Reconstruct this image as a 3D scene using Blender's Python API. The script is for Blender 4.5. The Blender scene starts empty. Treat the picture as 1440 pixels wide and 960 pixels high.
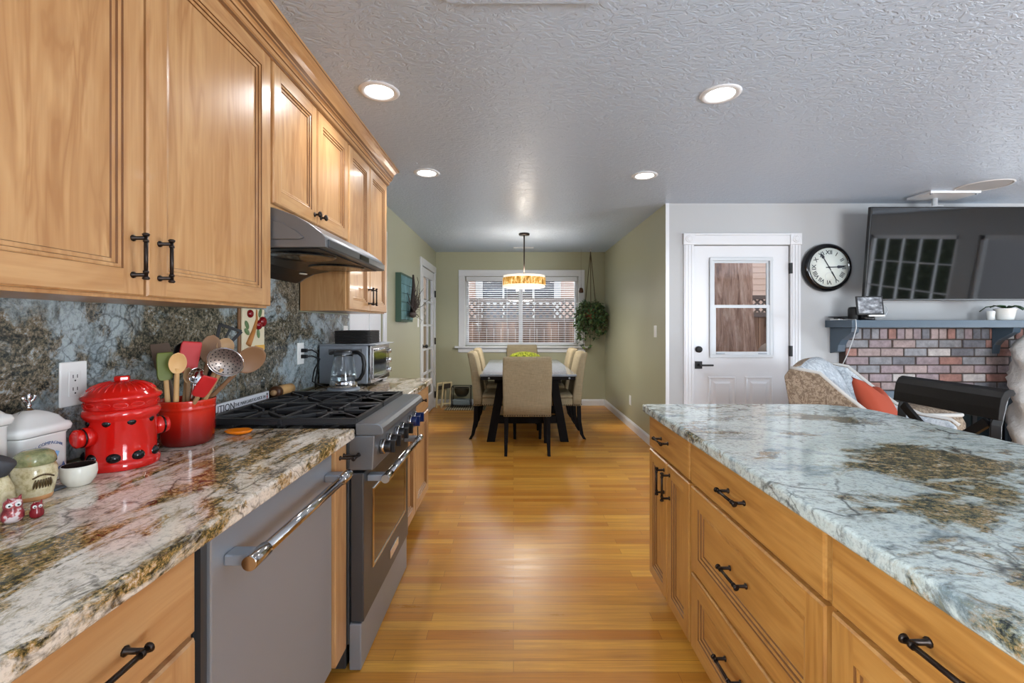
import bpy, bmesh, math, random
from mathutils import Vector, Matrix
random.seed(7)
S = bpy.context.scene
COL = S.collection
PI = math.pi

# ------------------------------------------------------------------ camera, world, lights, exposure
CH = 1.264          # eye height
F = 640.0           # focal length in pixels of the 1440 px wide frame
cam_d = bpy.data.cameras.new('camera'); cam_d.sensor_width = 36; cam_d.lens = 16
cam_d.shift_x = -2/1440; cam_d.shift_y = -23/1440; cam_d.clip_start = .02
cam = bpy.data.objects.new('camera', cam_d); COL.objects.link(cam)
cam.location = (0, 0, CH); cam.rotation_euler = (PI/2, 0, 0); S.camera = cam
S.view_settings.view_transform = 'Standard'; S.view_settings.look = 'None'
S.view_settings.gamma = 1; S.view_settings.use_curve_mapping = False
S.view_settings.exposure = 0.62

w = bpy.data.worlds.new('overcast sky'); S.world = w; w.use_nodes = True
nt = w.node_tree; bg = nt.nodes['Background']
tc = nt.nodes.new('ShaderNodeTexCoord'); sp = nt.nodes.new('ShaderNodeSeparateXYZ'); cr = nt.nodes.new('ShaderNodeValToRGB')
nt.links.new(tc.outputs['Generated'], sp.inputs[0]); nt.links.new(sp.outputs['Z'], cr.inputs[0])
cr.color_ramp.elements[0].color = (.55, .56, .56, 1); cr.color_ramp.elements[0].position = .0
cr.color_ramp.elements[1].color = (.86, .93, 1.0, 1); cr.color_ramp.elements[1].position = .5
nt.links.new(cr.outputs[0], bg.inputs[0]); bg.inputs[1].default_value = 1.05

def area(name, loc, rot, sx, sy, power, color=(1, 1, 1), spread=PI):
    l = bpy.data.lights.new(name, 'AREA'); l.shape = 'RECTANGLE'; l.size = sx; l.size_y = sy
    l.energy = power; l.color = color; l.spread = spread
    o = bpy.data.objects.new(name, l); COL.objects.link(o); o.location = loc; o.rotation_euler = rot
    return o
R = math.radians
# daylight outside the windows behind and beside the photographer, outside the dining window, plus added uplights
area('daylight_left_rear', (-1.75, -1.35, 1.6), (0, R(-90), 0), 1.1, 1.7, 200, (.84, .92, 1))
area('daylight_rear_living', (3.6, -2.95, 1.4), (R(90), 0, 0), 2.2, 1.8, 260, (.84, .92, 1))
area('daylight_side', (8.6, .9, 3.3), (0, R(58), 0), 2.6, 3.6, 220, (.84, .92, 1))
area('added_uplight_side', (8.0, .9, .15), (0, R(125), 0), 1.6, 3.4, 540, (.82, .91, 1))      # added lamp low outside, aimed up to brighten the ceiling
area('daylight_dining', (.15, 8.75, 2.62), (R(-76), 0, 0), 3.0, .8, 70, (.88, .94, 1))
area('added_uplight_dining', (.15, 8.5, .42), (R(-132), 0, 0), 3.0, .7, 60, (.88, .94, 1))  # added uplight below the dining window, brightens the dining ceiling
area('added_uplight_left', (-1.95, -1.35, .55), (0, R(-122), 0), .8, 1.7, 190, (.82, .91, 1))  # added uplight outside the left opening, gives the ceiling neutral light
CAN_POWER = 16

# ------------------------------------------------------------------ helpers
def P(px, py, d):
    "the point at depth d behind pixel (px, py)"
    return Vector(((px-722)*d/F, d, CH+(457-py)*d/F))

def world_origin(o):
    v = Vector((0, 0, 0))
    while o: v = v + o.location; o = o.parent
    return v

class MB:
    def __init__(s): s.v = []; s.f = []; s.m = []; s.s = []; s.T = None
    def add(s, vs, fs, mi=0, smooth=False):
        b = len(s.v)
        for p in vs:
            p = Vector(p)
            s.v.append(s.T @ p if s.T is not None else p)
        for i, f in enumerate(fs):
            s.f.append([b+k for k in f]); s.m.append(mi[i] if isinstance(mi, (list, tuple)) else mi); s.s.append(smooth)
        return s
    def box(s, x0, x1, y0, y1, z0, z1, mi=0):
        vs = [(x, y, z) for z in (z0, z1) for y in (y0, y1) for x in (x0, x1)]
        return s.add(vs, [(0, 2, 3, 1), (4, 5, 7, 6), (0, 1, 5, 4), (2, 6, 7, 3), (0, 4, 6, 2), (1, 3, 7, 5)], mi)
    def loft(s, rings, mi=0, cap=True, smooth=True, closed=True):
        n = len(rings[0]); vs = [p for r in rings for p in r]; fs = []; ms = []
        for i in range(len(rings)-1):
            for k in range(n if closed else n-1):
                fs.append((i*n+k, i*n+(k+1) % n, (i+1)*n+(k+1) % n, (i+1)*n+k))
                ms.append(mi[i] if isinstance(mi, (list, tuple)) else mi)
        s.add(vs, fs, ms, smooth)
        if cap:
            last = mi[-1] if isinstance(mi, (list, tuple)) else mi
            first = mi[0] if isinstance(mi, (list, tuple)) else mi
            s.add(rings[0], [tuple(range(n))[::-1]], first); s.add(rings[-1], [tuple(range(n))], last)
        return s
    def tube(s, path, r, n=10, mi=0, cap=True, smooth=True, squash=1.0, up=None):
        path = [Vector(p) for p in path]; k = len(path)
        rs = r if isinstance(r, (list, tuple)) else [r]*k
        rings = []; prev = None
        for i, p in enumerate(path):
            t = (path[min(i+1, k-1)]-path[max(i-1, 0)]).normalized()
            if prev is None:
                a = Vector(up) if up else (Vector((0, 0, 1)) if abs(t.z) < .9 else Vector((1, 0, 0)))
                u = (a-t*a.dot(t)).normalized()
            else:
                u = (prev-t*prev.dot(t)).normalized()
            prev = u; v = t.cross(u)
            rings.append([p+u*(rs[i]*squash*math.cos(2*PI*j/n))+v*(rs[i]*math.sin(2*PI*j/n)) for j in range(n)])
        return s.loft(rings, mi, cap, smooth)
    def bar(s, p0, p1, wdt, thk, mi=0, up=(0, 0, 1)):
        "a square bar from p0 to p1"
        p0 = Vector(p0); p1 = Vector(p1); t = (p1-p0).normalized(); a = Vector(up)
        if abs(t.dot(a)) > .95: a = Vector((0, 1, 0))
        u = (a-t*a.dot(t)).normalized(); v = t.cross(u); rings = []
        for p in (p0, p1): rings.append([p+u*thk/2*a_+v*wdt/2*b_ for a_, b_ in ((1, 1), (1, -1), (-1, -1), (-1, 1))])
        return s.loft(rings, mi, True, False)
    def lathe(s, prof, c=(0, 0, 0), n=36, mi=0, axis='z', smooth=True, cap=False, ang0=0):
        c = Vector(c); rings = []
        for r, h in prof:
            ring = []
            for j in range(n):
                a = 2*PI*j/n+ang0; x, y = r*math.cos(a), r*math.sin(a)
                ring.append(c+(Vector((x, y, h)) if axis == 'z' else Vector((h, x, y)) if axis == 'x' else Vector((x, h, y))))
            rings.append(ring)
        return s.loft(rings, mi, cap, smooth)
    def cyl(s, p0, p1, r, n=20, mi=0, r1=None):
        return s.tube([p0, p1], [r, r if r1 is None else r1], n, mi)
    def prism(s, poly, fn, w0, w1, mi=0, smooth=False):
        a = [fn(u, v, w0) for u, v in poly]; b = [fn(u, v, w1) for u, v in poly]
        return s.loft([a, b], mi, True, smooth)
    def ball(s, c, rx, ry=None, rz=None, n=16, m=10, mi=0):
        ry = rx if ry is None else ry; rz = rx if rz is None else rz; c = Vector(c); rings = []
        for i in range(m+1):
            t = PI*i/m; q = max(math.sin(t), 1e-3)
            rings.append([c+Vector((rx*q*math.cos(2*PI*j/n), ry*q*math.sin(2*PI*j/n), -rz*math.cos(t))) for j in range(n)])
        return s.loft(rings, mi, True, True)
    def quad(s, a, b, c, d, mi=0): return s.add([a, b, c, d], [(0, 1, 2, 3)], mi)
    def build(s, name, mats, parent=None, bevel=0, seg=2, subsurf=0, origin=None, local=False, solid=0):
        off = Vector((0, 0, 0))
        if not local:
            if parent is not None: off = world_origin(parent)
            elif origin is not None: off = Vector(origin)
        me = bpy.data.meshes.new(name)
        me.from_pydata([tuple(v-off) for v in s.v], [], s.f)
        mats = mats if isinstance(mats, (list, tuple)) else [mats]
        for m in mats: me.materials.append(m)
        for i, p in enumerate(me.polygons): p.material_index = s.m[i]; p.use_smooth = s.s[i]
        bm = bmesh.new(); bm.from_mesh(me); bmesh.ops.remove_doubles(bm, verts=bm.verts, dist=1e-6)
        bmesh.ops.recalc_face_normals(bm, faces=bm.faces); bm.to_mesh(me); bm.free(); me.update()
        o = bpy.data.objects.new(name, me); COL.objects.link(o)
        if parent is not None: o.parent = parent
        elif origin is not None and not local: o.location = origin
        if solid:
            q = o.modifiers.new('solid', 'SOLIDIFY'); q.thickness = solid; q.offset = 0
        if bevel:
            q = o.modifiers.new('bevel', 'BEVEL'); q.width = bevel; q.segments = seg; q.limit_method = 'ANGLE'; q.angle_limit = R(35)
            q.harden_normals = False
        if subsurf:
            q = o.modifiers.new('sub', 'SUBSURF'); q.levels = subsurf; q.render_levels = subsurf
        return o

def tag(o, label=None, cat=None, group=None, kind=None):
    if label: o['label'] = label
    if cat: o['category'] = cat
    if group: o['group'] = group
    if kind: o['kind'] = kind
    return o
def thing(name, label, cat, loc=(0, 0, 0), group=None):
    o = bpy.data.objects.new(name, None); COL.objects.link(o); o.location = loc; o.empty_display_size = .05
    return tag(o, label, cat, group)
def struct(o, label=None, cat=None): return tag(o, label, cat, None, 'structure')
def dup(root, loc, rz=0, label=None, group=None):
    r = root.copy(); COL.objects.link(r); r.location = loc; r.rotation_euler = (0, 0, rz)
    if label: r['label'] = label
    if group: r['group'] = group
    for ch in [c for c in bpy.data.objects if c.parent == root]:
        c = ch.copy(); COL.objects.link(c); c.parent = r
        for g in [q for q in bpy.data.objects if q.parent == ch]:
            d = g.copy(); COL.objects.link(d); d.parent = c
    return r
def text_mesh(name, body, size, M, mat, parent=None, extrude=.0006, bend=None, align='CENTER', origin=None, bold=0):
    "flat lettering as a mesh; M places it; bend maps a local point"
    cu = bpy.data.curves.new(name, 'FONT'); cu.body = body; cu.size = size; cu.extrude = extrude
    cu.align_x = align; cu.align_y = 'CENTER'; cu.resolution_u = 3; cu.offset = bold
    t = bpy.data.objects.new(name+'_tmp', cu); COL.objects.link(t)
    dg = bpy.context.evaluated_depsgraph_get(); me = bpy.data.meshes.new_from_object(t.evaluated_get(dg))
    bpy.data.objects.remove(t); bpy.data.curves.remove(cu)
    off = world_origin(parent) if parent is not None else Vector(origin or (0, 0, 0))
    for v in me.vertices:
        p = bend(v.co) if bend else M @ v.co
        v.co = p-off
    me.materials.clear(); me.materials.append(mat); me.name = name
    o = bpy.data.objects.new(name, me); COL.objects.link(o)
    if parent is not None: o.parent = parent
    elif origin: o.location = origin
    return o

# ------------------------------------------------------------------ materials
def lin(c):
    c = c/255; return c/12.92 if c <= .04045 else ((c+.055)/1.055)**2.4
def rgb(r, g, b): return (lin(r), lin(g), lin(b), 1)
def mat(name, col, rough=.5, metal=0, spec=.5, coat=0, emit=None, es=0, trans=0, ior=1.45, alpha=1):
    m = bpy.data.materials.new(name); m.use_nodes = True; b = m.node_tree.nodes['Principled BSDF']
    b.inputs['Base Color'].default_value = col; b.inputs['Roughness'].default_value = rough
    b.inputs['Metallic'].default_value = metal; b.inputs['Specular IOR Level'].default_value = spec
    b.inputs['Coat Weight'].default_value = coat; b.inputs['Coat Roughness'].default_value = .08
    b.inputs['IOR'].default_value = ior; b.inputs['Transmission Weight'].default_value = trans; b.inputs['Alpha'].default_value = alpha
    if emit: b.inputs['Emission Color'].default_value = emit; b.inputs['Emission Strength'].default_value = es
    return m
class NB:
    "small node builder on a material"
    def __init__(s, m): s.nt = m.node_tree; s.b = s.nt.nodes['Principled BSDF']
    def n(s, t, **k):
        o = s.nt.nodes.new(t)
        for a, v in k.items():
            if a.startswith('i_'):
                key = a[2:]; key = int(key) if key.isdigit() else key.replace('_', ' '); o.inputs[key].default_value = v
            else: setattr(o, a, v)
        return o
    def l(s, a, b): s.nt.links.new(a, b)
    def coord(s, scale=(1, 1, 1), rot=(0, 0, 0), loc=(0, 0, 0)):
        t = s.n('ShaderNodeTexCoord'); mp = s.n('ShaderNodeMapping')
        mp.inputs['Scale'].default_value = scale; mp.inputs['Rotation'].default_value = rot; mp.inputs['Location'].default_value = loc
        s.l(t.outputs['Object'], mp.inputs[0]); return mp.outputs[0]
    def noise(s, vec, scale, detail=4, rough=.55, dist=0):
        n = s.n('ShaderNodeTexNoise'); n.inputs['Scale'].default_value = scale; n.inputs['Detail'].default_value = detail
        n.inputs['Roughness'].default_value = rough; n.inputs['Distortion'].default_value = dist
        if vec is not None: s.l(vec, n.inputs['Vector'])
        return n.outputs['Fac']
    def ramp(s, fac, stops, interp='LINEAR'):
        r = s.n('ShaderNodeValToRGB'); r.color_ramp.interpolation = interp; e = r.color_ramp.elements
        while len(e) < len(stops): e.new(.5)
        for k, (p, c) in enumerate(stops):
            e[k].position = p; e[k].color = c if len(c) == 4 else (*c, 1)
        s.l(fac, r.inputs[0]); return r.outputs[0]
    def mix(s, fac, a, b, blend='MIX'):
        m = s.n('ShaderNodeMix', data_type='RGBA', blend_type=blend)
        for i, x in ((0, fac), (6, a), (7, b)):
            if isinstance(x, (int, float)): m.inputs[i].default_value = x
            elif isinstance(x, tuple): m.inputs[i].default_value = x
            else: s.l(x, m.inputs[i])
        return m.outputs[2]
    def bump(s, h, strength=.3, dist=.002):
        b = s.n('ShaderNodeBump'); b.inputs['Strength'].default_value = strength; b.inputs['Distance'].default_value = dist
        s.l(h, b.inputs['Height']); s.l(b.outputs[0], s.b.inputs['Normal'])
    def col(s, c): s.l(c, s.b.inputs['Base Color'])
    def rough(s, c): s.l(c, s.b.inputs['Roughness'])
W4 = lambda v: (v, v, v, 1)

def wood(name, axis, dark, mid, light, rough=.32, scale=1.0, coat=.12):
    m = mat(name, mid, rough, coat=coat); q = NB(m); k = {'x': 0, 'y': 1, 'z': 2}[axis]
    def st(across, along): v = [across*scale]*3; v[k] = along*scale; return tuple(v)
    field = q.noise(q.coord(st(15, 2.0)), 1.0, 3, .55, .5)             # contour lines of a slow field make cathedral grain
    mu = q.n('ShaderNodeMath', operation='MULTIPLY'); q.l(field, mu.inputs[0]); mu.inputs[1].default_value = 24
    si = q.n('ShaderNodeMath', operation='SINE'); q.l(mu.outputs[0], si.inputs[0])
    ad = q.n('ShaderNodeMath', operation='MULTIPLY_ADD'); q.l(si.outputs[0], ad.inputs[0]); ad.inputs[1].default_value = .5; ad.inputs[2].default_value = .5
    c = q.ramp(ad.outputs[0], [(.0, light), (.55, mid), (.9, tuple((a*.35+b*.65) for a, b in zip(dark, mid))), (1.0, tuple((a*.75+b*.25) for a, b in zip(dark, mid)))])
    soft = q.ramp(q.noise(q.coord(st(9, .8)), 1.0, 5, .6, .4), [(.36, W4(0)), (.62, W4(1))])
    c = q.mix(soft, mid, c)
    n2 = q.noise(q.coord(st(90, 3.2)), 1.0, 3, .6)
    c = q.mix(q.ramp(n2, [(.45, W4(0)), (.68, W4(.38))]), c, dark)
    n3 = q.noise(q.coord(st(6, 1.0)), 1.0, 4, .6)
    c = q.mix(.22, c, q.ramp(n3, [(.32, dark), (.5, mid), (.66, light)]))
    q.col(c); q.bump(n2, .03, .001); return m

def granite(name, base, base2, blotch, blotch2, gold, vein, rot, seed, stretch=(1, 1, 1), blot=(.48, .54), freq=3.2, small=.56, cell=8, vein_w=.04, streak=.5, rough=.09, fine=1.0, crackle=.8, spots=(), lift=0):
    m = mat(name, base, rough, spec=.4); q = NB(m)
    v = q.coord(stretch, rot, seed); v0 = q.coord((1, 1, 1), rot, seed)
    def warp(src, sc, amt, det=4):
        n = q.n('ShaderNodeTexNoise'); n.inputs['Scale'].default_value = sc; n.inputs['Detail'].default_value = det; q.l(src, n.inputs['Vector'])
        k = q.n('ShaderNodeVectorMath', operation='MULTIPLY_ADD'); q.l(n.outputs['Color'], k.inputs[0]); k.inputs[1].default_value = (amt,)*3; q.l(src, k.inputs[2]); return k.outputs[0]
    wv = warp(v, 3.0, .32); wc = warp(v0, 6.0, .16, 6)
    speck = q.noise(v0, 95*fine, 5, .8)                                  # crystal grain
    mid = q.noise(wv, 24*fine, 8, .78)
    c = q.ramp(q.noise(wv, 6.0*fine, 9, .7), [(.34, base2), (.45, base), (.56, base), (.68, base2)])
    c = q.mix(q.ramp(mid, [(.52, W4(0)), (.66, W4(streak))]), c, blotch2)
    big = q.noise(wv, freq, 10, .7, .2)
    for sc_, so_, amt in spots:          # where this slab carries its large mineral patches
        vl = q.n('ShaderNodeVectorMath', operation='LENGTH'); q.l(q.coord(sc_, (0, 0, 0), so_), vl.inputs[0])
        mr = q.n('ShaderNodeMapRange', interpolation_type='SMOOTHSTEP'); q.l(vl.outputs['Value'], mr.inputs[0]); mr.inputs[1].default_value = 0; mr.inputs[2].default_value = 1; mr.inputs[3].default_value = amt; mr.inputs[4].default_value = 0
        ad = q.n('ShaderNodeMath', operation='ADD'); q.l(big, ad.inputs[0]); q.l(mr.outputs[0], ad.inputs[1]); big = ad.outputs[0]
    if lift: ad = q.n('ShaderNodeMath', operation='ADD'); q.l(big, ad.inputs[0]); ad.inputs[1].default_value = lift; big = ad.outputs[0]
    pm = q.ramp(big, [(blot[0], W4(0)), (blot[1], W4(1))])
    pc = q.ramp(q.mix(.5, mid, speck), [(.40, vein), (.455, blotch), (.50, blotch2), (.545, gold), (.61, base)])
    c = q.mix(pm, c, pc)
    sm = q.ramp(q.noise(wv, freq*2.6, 10, .74, .3), [(small, W4(0)), (small+.05, W4(.92))])
    c = q.mix(sm, c, q.ramp(q.mix(.5, mid, speck), [(.40, vein), (.46, blotch), (.52, gold), (.6, base2)]))
    def crack(sc, wd, amt, c, gate, lo=.46):
        vo = q.n('ShaderNodeTexVoronoi', feature='DISTANCE_TO_EDGE'); vo.inputs['Scale'].default_value = sc; q.l(wc, vo.inputs['Vector'])
        k = q.ramp(vo.outputs['Distance'], [(0, W4(amt)), (wd, W4(0))])
        g = q.ramp(q.noise(wv, gate, 6, .65), [(lo, W4(0)), (lo+.10, W4(1))])
        return q.mix(q.mix(1.0, k, g, 'MULTIPLY'), c, vein)
    c = crack(cell, vein_w, crackle, c, 2.6); c = crack(cell*2.7, vein_w*1.3, crackle*.75, c, 4.1, .48)
    c = q.mix(q.ramp(speck, [(.34, W4(.45)), (.5, W4(0))]), c, vein)
    q.col(c); return m

M = {}
M['green'] = mat('sage green wall paint', rgb(166, 165, 139), .34, spec=.35)
M['white'] = mat('white wall paint', rgb(176, 177, 178), .55, spec=.3)
M['trim'] = mat('white gloss trim paint', rgb(212, 213, 216), .3)
M['ceil'] = mat('textured ceiling paint', rgb(180, 193, 210), .34, spec=.45)
q = NB(M['ceil']); cv = q.coord((1, 1, 1)); n1 = q.noise(q.coord((1, 1.5, 1)), 15, 4, .55, 2.2); q.bump(q.ramp(n1, [(.44, W4(0)), (.54, W4(1))]), .6, .005)
HW = (rgb(150, 96, 48), rgb(196, 144, 82), rgb(212, 162, 98))
LW = (rgb(156, 106, 62), rgb(184, 139, 92), rgb(198, 156, 108))
IW = (rgb(140, 90, 40), rgb(174, 124, 62), rgb(190, 142, 78))
for nm, t in (('maple', LW), ('island', IW)):
    for ax in 'xyz': M[nm+'_'+ax] = wood('%s wood grain %s' % (nm, ax), ax, *t)
M['glaze'] = mat('dark brown glaze', rgb(112, 72, 36), .45)
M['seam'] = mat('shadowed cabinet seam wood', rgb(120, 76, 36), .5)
M['bronze'] = mat('oil rubbed bronze', rgb(50, 42, 38), .36, .75)
M['steel'] = mat('brushed stainless steel', rgb(154, 160, 168), .38, .5)
M['mid_steel'] = mat('grey steel', rgb(116, 118, 121), .36, .6)
M['chrome'] = mat('polished steel', rgb(196, 196, 198), .12, 1.0)
M['dark_steel'] = mat('dark grey steel', rgb(84, 86, 89), .36, .65)
M['iron'] = mat('black cast iron', rgb(40, 40, 42), .42, spec=.5)
M['black'] = mat('black plastic', rgb(20, 20, 22), .35)
M['black_gloss'] = mat('black gloss enamel', rgb(14, 14, 16), .12)
M['black_matte'] = mat('matte black metal', rgb(24, 24, 25), .55)
M['glass'] = mat('clear window glass', (1, 1, 1, 1), .0, trans=1, ior=1.45, spec=.5)
M['red'] = mat('glossy red glaze', rgb(206, 24, 18), .1, coat=.5)
M['orange'] = mat('orange glaze', rgb(240, 130, 10), .25)
M['cream'] = mat('cream ceramic', rgb(226, 222, 208), .25)
M['white_ceramic'] = mat('white ceramic', rgb(232, 232, 228), .18, coat=.3)
M['white_plastic'] = mat('white plastic', rgb(232, 232, 230), .35)
M['can_lens'] = mat('lit lamp lens', (1, 1, 1, 1), .4, emit=(1, .98, .95, 1), es=14)
M['ink_blue'] = mat('blue ink', rgb(60, 90, 140), .5)
M['ink_black'] = mat('black ink', rgb(40, 44, 52), .5)
M['granite_left'] = granite('cream and gold granite', rgb(222, 211, 196), rgb(190, 178, 160), rgb(70, 66, 42), rgb(130, 112, 66), rgb(180, 140, 82), rgb(44, 36, 30),
    (.2, .1, .35), (3.1, 1.7, 0), (2.3, .8, 1.6), (.49, .55), 3.3, .55, 9, .05, .7, fine=1.1, lift=-.01, spots=(((4.545, 3.846, 1), (-0.386, -1.308, 0), 0.16), ((14.286, 2.222, 1), (-2.071, -1.933, 0), 0.13), ((8.333, 3.333, 1), (0.542, -1.567, 0), 0.08),))
M['granite_island'] = granite('pale blue and olive granite', rgb(190, 200, 196), rgb(116, 132, 138), rgb(70, 74, 62), rgb(114, 110, 82), rgb(152, 122, 78), rgb(34, 38, 42),
    (.1, .15, -.5), (7.3, 2.2, 1), (.8, 1.3, 1.4), (.485, .535), 2.0, .58, 8, .055, .62, fine=1.0, lift=-.05, spots=(((2.000, 2.778, 1), (-0.088, -2.611, 0), 0.20), ((2.857, 5.556, 1), (-0.411, -8.389, 0), 0.13), ((4.545, 6.250, 1), (1.391, -4.000, 0), 0.12),))
M['granite_wall'] = granite('blue grey crackled granite', rgb(160, 172, 176), rgb(108, 124, 130), rgb(52, 56, 50), rgb(94, 90, 76), rgb(126, 112, 90), rgb(28, 30, 32),
    (.6, .3, .2), (1.3, 5.2, 2), (1, 1, 1), (.46, .52), 2.2, .55, 9, .06, .6, rough=.14, fine=1.0)
# hardwood strips running across the room
M['floor'] = mat('honey oak strip floor', rgb(190, 130, 66), .3, coat=.0); q = NB(M['floor']); fv = q.coord()
br = q.n('ShaderNodeTexBrick'); br.inputs['Scale'].default_value = 1; br.inputs['Brick Width'].default_value = .95; br.inputs['Row Height'].default_value = .0572
br.inputs['Mortar Size'].default_value = .0007; br.inputs['Mortar Smooth'].default_value = .3; br.offset = .37; br.offset_frequency = 2; br.squash = 1.3; br.squash_frequency = 3
br.inputs['Color1'].default_value = rgb(188, 118, 34); br.inputs['Color2'].default_value = rgb(226, 168, 70); br.inputs['Mortar'].default_value = rgb(104, 62, 28)
q.l(fv, br.inputs['Vector'])
g1 = q.noise(q.coord((1.6, 26, 1)), 1.4, 6, .65, .5); g2 = q.noise(q.coord((3, 160, 1)), 1.2, 2)
fc = q.mix(q.ramp(g1, [(.36, W4(.42)), (.6, W4(0))]), br.outputs['Color'], rgb(164, 108, 54))
fc = q.mix(q.ramp(g2, [(.4, W4(.2)), (.6, W4(0))]), fc, rgb(126, 78, 34)); q.col(fc)
q.rough(q.ramp(g1, [(.3, W4(.27)), (.7, W4(.38))]))

# ------------------------------------------------------------------ the room shell
XL, YB, YD, XR, XS, YR, CZ = -1.22, 7.16, 4.30, 1.44, 6.6, -2.6, 2.414
struct(MB().box(XL-.9, XR+.12, YR-.12, YB+.12, -.06, 0).box(XR+.12, XS+.12, YR-.12, YD+.12, -.06, 0).build('floor', M['floor']))
struct(MB().box(XL-.9, XR+.12, YR-.12, YB+.12, CZ, CZ+.08).box(XR+.12, XS+.12, YR-.12, YD+.12, CZ, CZ+.08).build('ceiling', M['ceil']))
def wall_x(name, x0, x1, y0, y1, holes, m):
    "a wall running along Y with rectangular holes (y0, y1, z0, z1)"
    b = MB(); y = y0
    for h in sorted(holes):
        b.box(x0, x1, y, h[0], 0, CZ)
        if h[2] > 0: b.box(x0, x1, h[0], h[1], 0, h[2])
        if h[3] < CZ: b.box(x0, x1, h[0], h[1], h[3], CZ)
        y = h[1]
    b.box(x0, x1, y, y1, 0, CZ)
    return struct(b.build(name, m))
def wall_y(name, y0, y1, x0, x1, holes, m):
    b = MB(); x = x0
    for h in sorted(holes):
        b.box(x, h[0], y0, y1, 0, CZ)
        if h[2] > 0: b.box(h[0], h[1], y0, y1, 0, h[2])
        if h[3] < CZ: b.box(h[0], h[1], y0, y1, h[3], CZ)
        x = h[1]
    b.box(x, x1, y0, y1, 0, CZ)
    return struct(b.build(name, m))
FD = (6.03, 6.98, 0, 2.06)      # pantry door opening in the left wall
PD = (3.44, 4.24, 0, 2.06)      # doorway beside the toaster
wall_x('wall_left', XL-.12, XL, YR, YB, [(-2.2, -.5, 1.05, 2.1), FD, PD], M['green'])
wall_y('wall_back', YB, YB+.12, XL-.12, XR+.12, [(-.76, 1.02, .94, 2.03)], M['green'])
wall_x('wall_right', XR, XR+.02, YD+.001, YB, [], M['green'])
wall_x('wall_right_outer', XR+.02, XR+.12, YD+.12, YB, [], M['white'])
wall_y('wall_living', YD, YD+.12, XR+.02, XS, [(1.70, 2.612, 0, 2.02)], M['white'])
wall_y('wall_rear', YR-.12, YR, XL-.12, XS+.12, [(2.5, 4.7, .5, 2.1)], M['white'])
wall_x('wall_side', XS, XS+.12, YR, YD+.12, [(-.55, 1.15, .25, 2.05), (1.45, 2.4, 0.02, 2.05)], M['white'])
# pantry and hall behind the two left openings
wall_x('wall_pantry', XL-.75, XL-.72, 3.2, YB, [], M['white'])
wall_y('wall_pantry_side', 5.2, 5.25, XL-.72, XL-.12, [], M['white'])

def base_x(name, xa, xb, y0, y1):
    s = 1 if xb > xa else -1
    prof = [(0, 0), (.014, 0), (.014, .075), (.010, .088), (.004, .1), (0, .1)]
    return struct(MB().prism(prof, lambda u, v, w_: (xa+s*u, w_, v), y0, y1).build(name, M['trim']))
def base_y(name, ya, s, x0, x1):
    prof = [(0, 0), (.014, 0), (.014, .075), (.010, .088), (.004, .1), (0, .1)]
    return struct(MB().prism(prof, lambda u, v, w_: (w_, ya+s*u, v), x0, x1).build(name, M['trim']))
base_x('baseboard_right', XR, XR-1, YD+.01, YB-.001); base_y('baseboard_back', YB, -1, XL+.001, XR-.015)
base_x('baseboard_left', XL, XL+1, 4.36, 5.92)
base_y('baseboard_living', YD, -1, 2.73, 3.0)
b = MB().box(XR-.004, XR+.0, YD-.006, YD+.02, 0, CZ)      # white corner bead at the end of the green wall
struct(MB().box(XR-.003, XR+.03, YD-.006, YD-.0005, 0, CZ).build('trim_corner', M['trim']))

# ------------------------------------------------------------------ dining window
win = struct(thing('window_1', None, None, (.13, YB, .9)))
def frame_y(name, x0, x1, z0, z1, t, y0, y1, parent, m, bev=.004):
    b = MB().box(x0, x1, y0, y1, z1-t, z1).box(x0, x1, y0, y1, z0, z0+t).box(x0, x0+t, y0, y1, z0+t, z1-t).box(x1-t, x1, y0, y1, z0+t, z1-t)
    return b.build(name, m, parent, bevel=bev)
frame_y('window_frame', -.76, 1.02, .94, 2.03, .05, YB+.03, YB+.1, win, M['trim'])
MB().box(.085, .145, YB+.035, YB+.09, .99, 1.98).build('mullion', M['trim'], win, bevel=.003)
MB().box(-.71, .085, YB+.06, YB+.066, .99, 1.98).build('pane', M['glass'], win)
MB().box(.145, .97, YB+.07, YB+.076, .99, 1.98).build('pane', M['glass'], win)
b = MB().box(-.861, 1.119, YB-.02, YB, 2.03, 2.13).box(-.861, -.76, YB-.018, YB, .93, 2.03).box(1.02, 1.119, YB-.018, YB, .93, 2.03)
struct(b.build('trim_window', M['trim'], bevel=.005))
b = MB().box(-.92, 1.18, YB-.055, YB-.0, .905, .935).box(-.87, 1.13, YB-.016, YB-.001, .835, .905)
struct(b.build('trim_sill', M['trim'], bevel=.006))
bl = thing('window_blind', 'white horizontal slat blind hung across the dining window', 'blind', (.13, YB+.012, 2.0))
MB().box(-.74, 1.0, YB-.012, YB+.028, 1.955, 2.025).build('headrail', M['trim'], bl, bevel=.004)
b = MB(); nz = 29
for i in range(nz):
    z = 1.93-(1.93-.985)*i/(nz-1)
    b.add([(-.735, YB-.008, z-.0025), (.995, YB-.008, z-.0025), (.995, YB+.012, z+.0015), (-.735, YB+.012, z+.0015),
           (-.735, YB-.008, z-.0013), (.995, YB-.008, z-.0013), (.995, YB+.012, z+.0027), (-.735, YB+.012, z+.0027)],
          [(0, 1, 2, 3), (4, 5, 6, 7), (0, 1, 5, 4), (2, 3, 7, 6), (0, 3, 7, 4), (1, 2, 6, 5)])
b.build('slats', M['trim'], bl)
MB().box(-.735, .995, YB-.01, YB+.026, .948, .968).build('bottom_rail', M['trim'], bl, bevel=.003)
for x in (-.55, -.1, .33, .8):
    MB().box(x-.0015, x+.0015, YB-.0105, YB-.009, .96, 1.96).build('lift_cord', M['trim'], bl)

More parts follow.
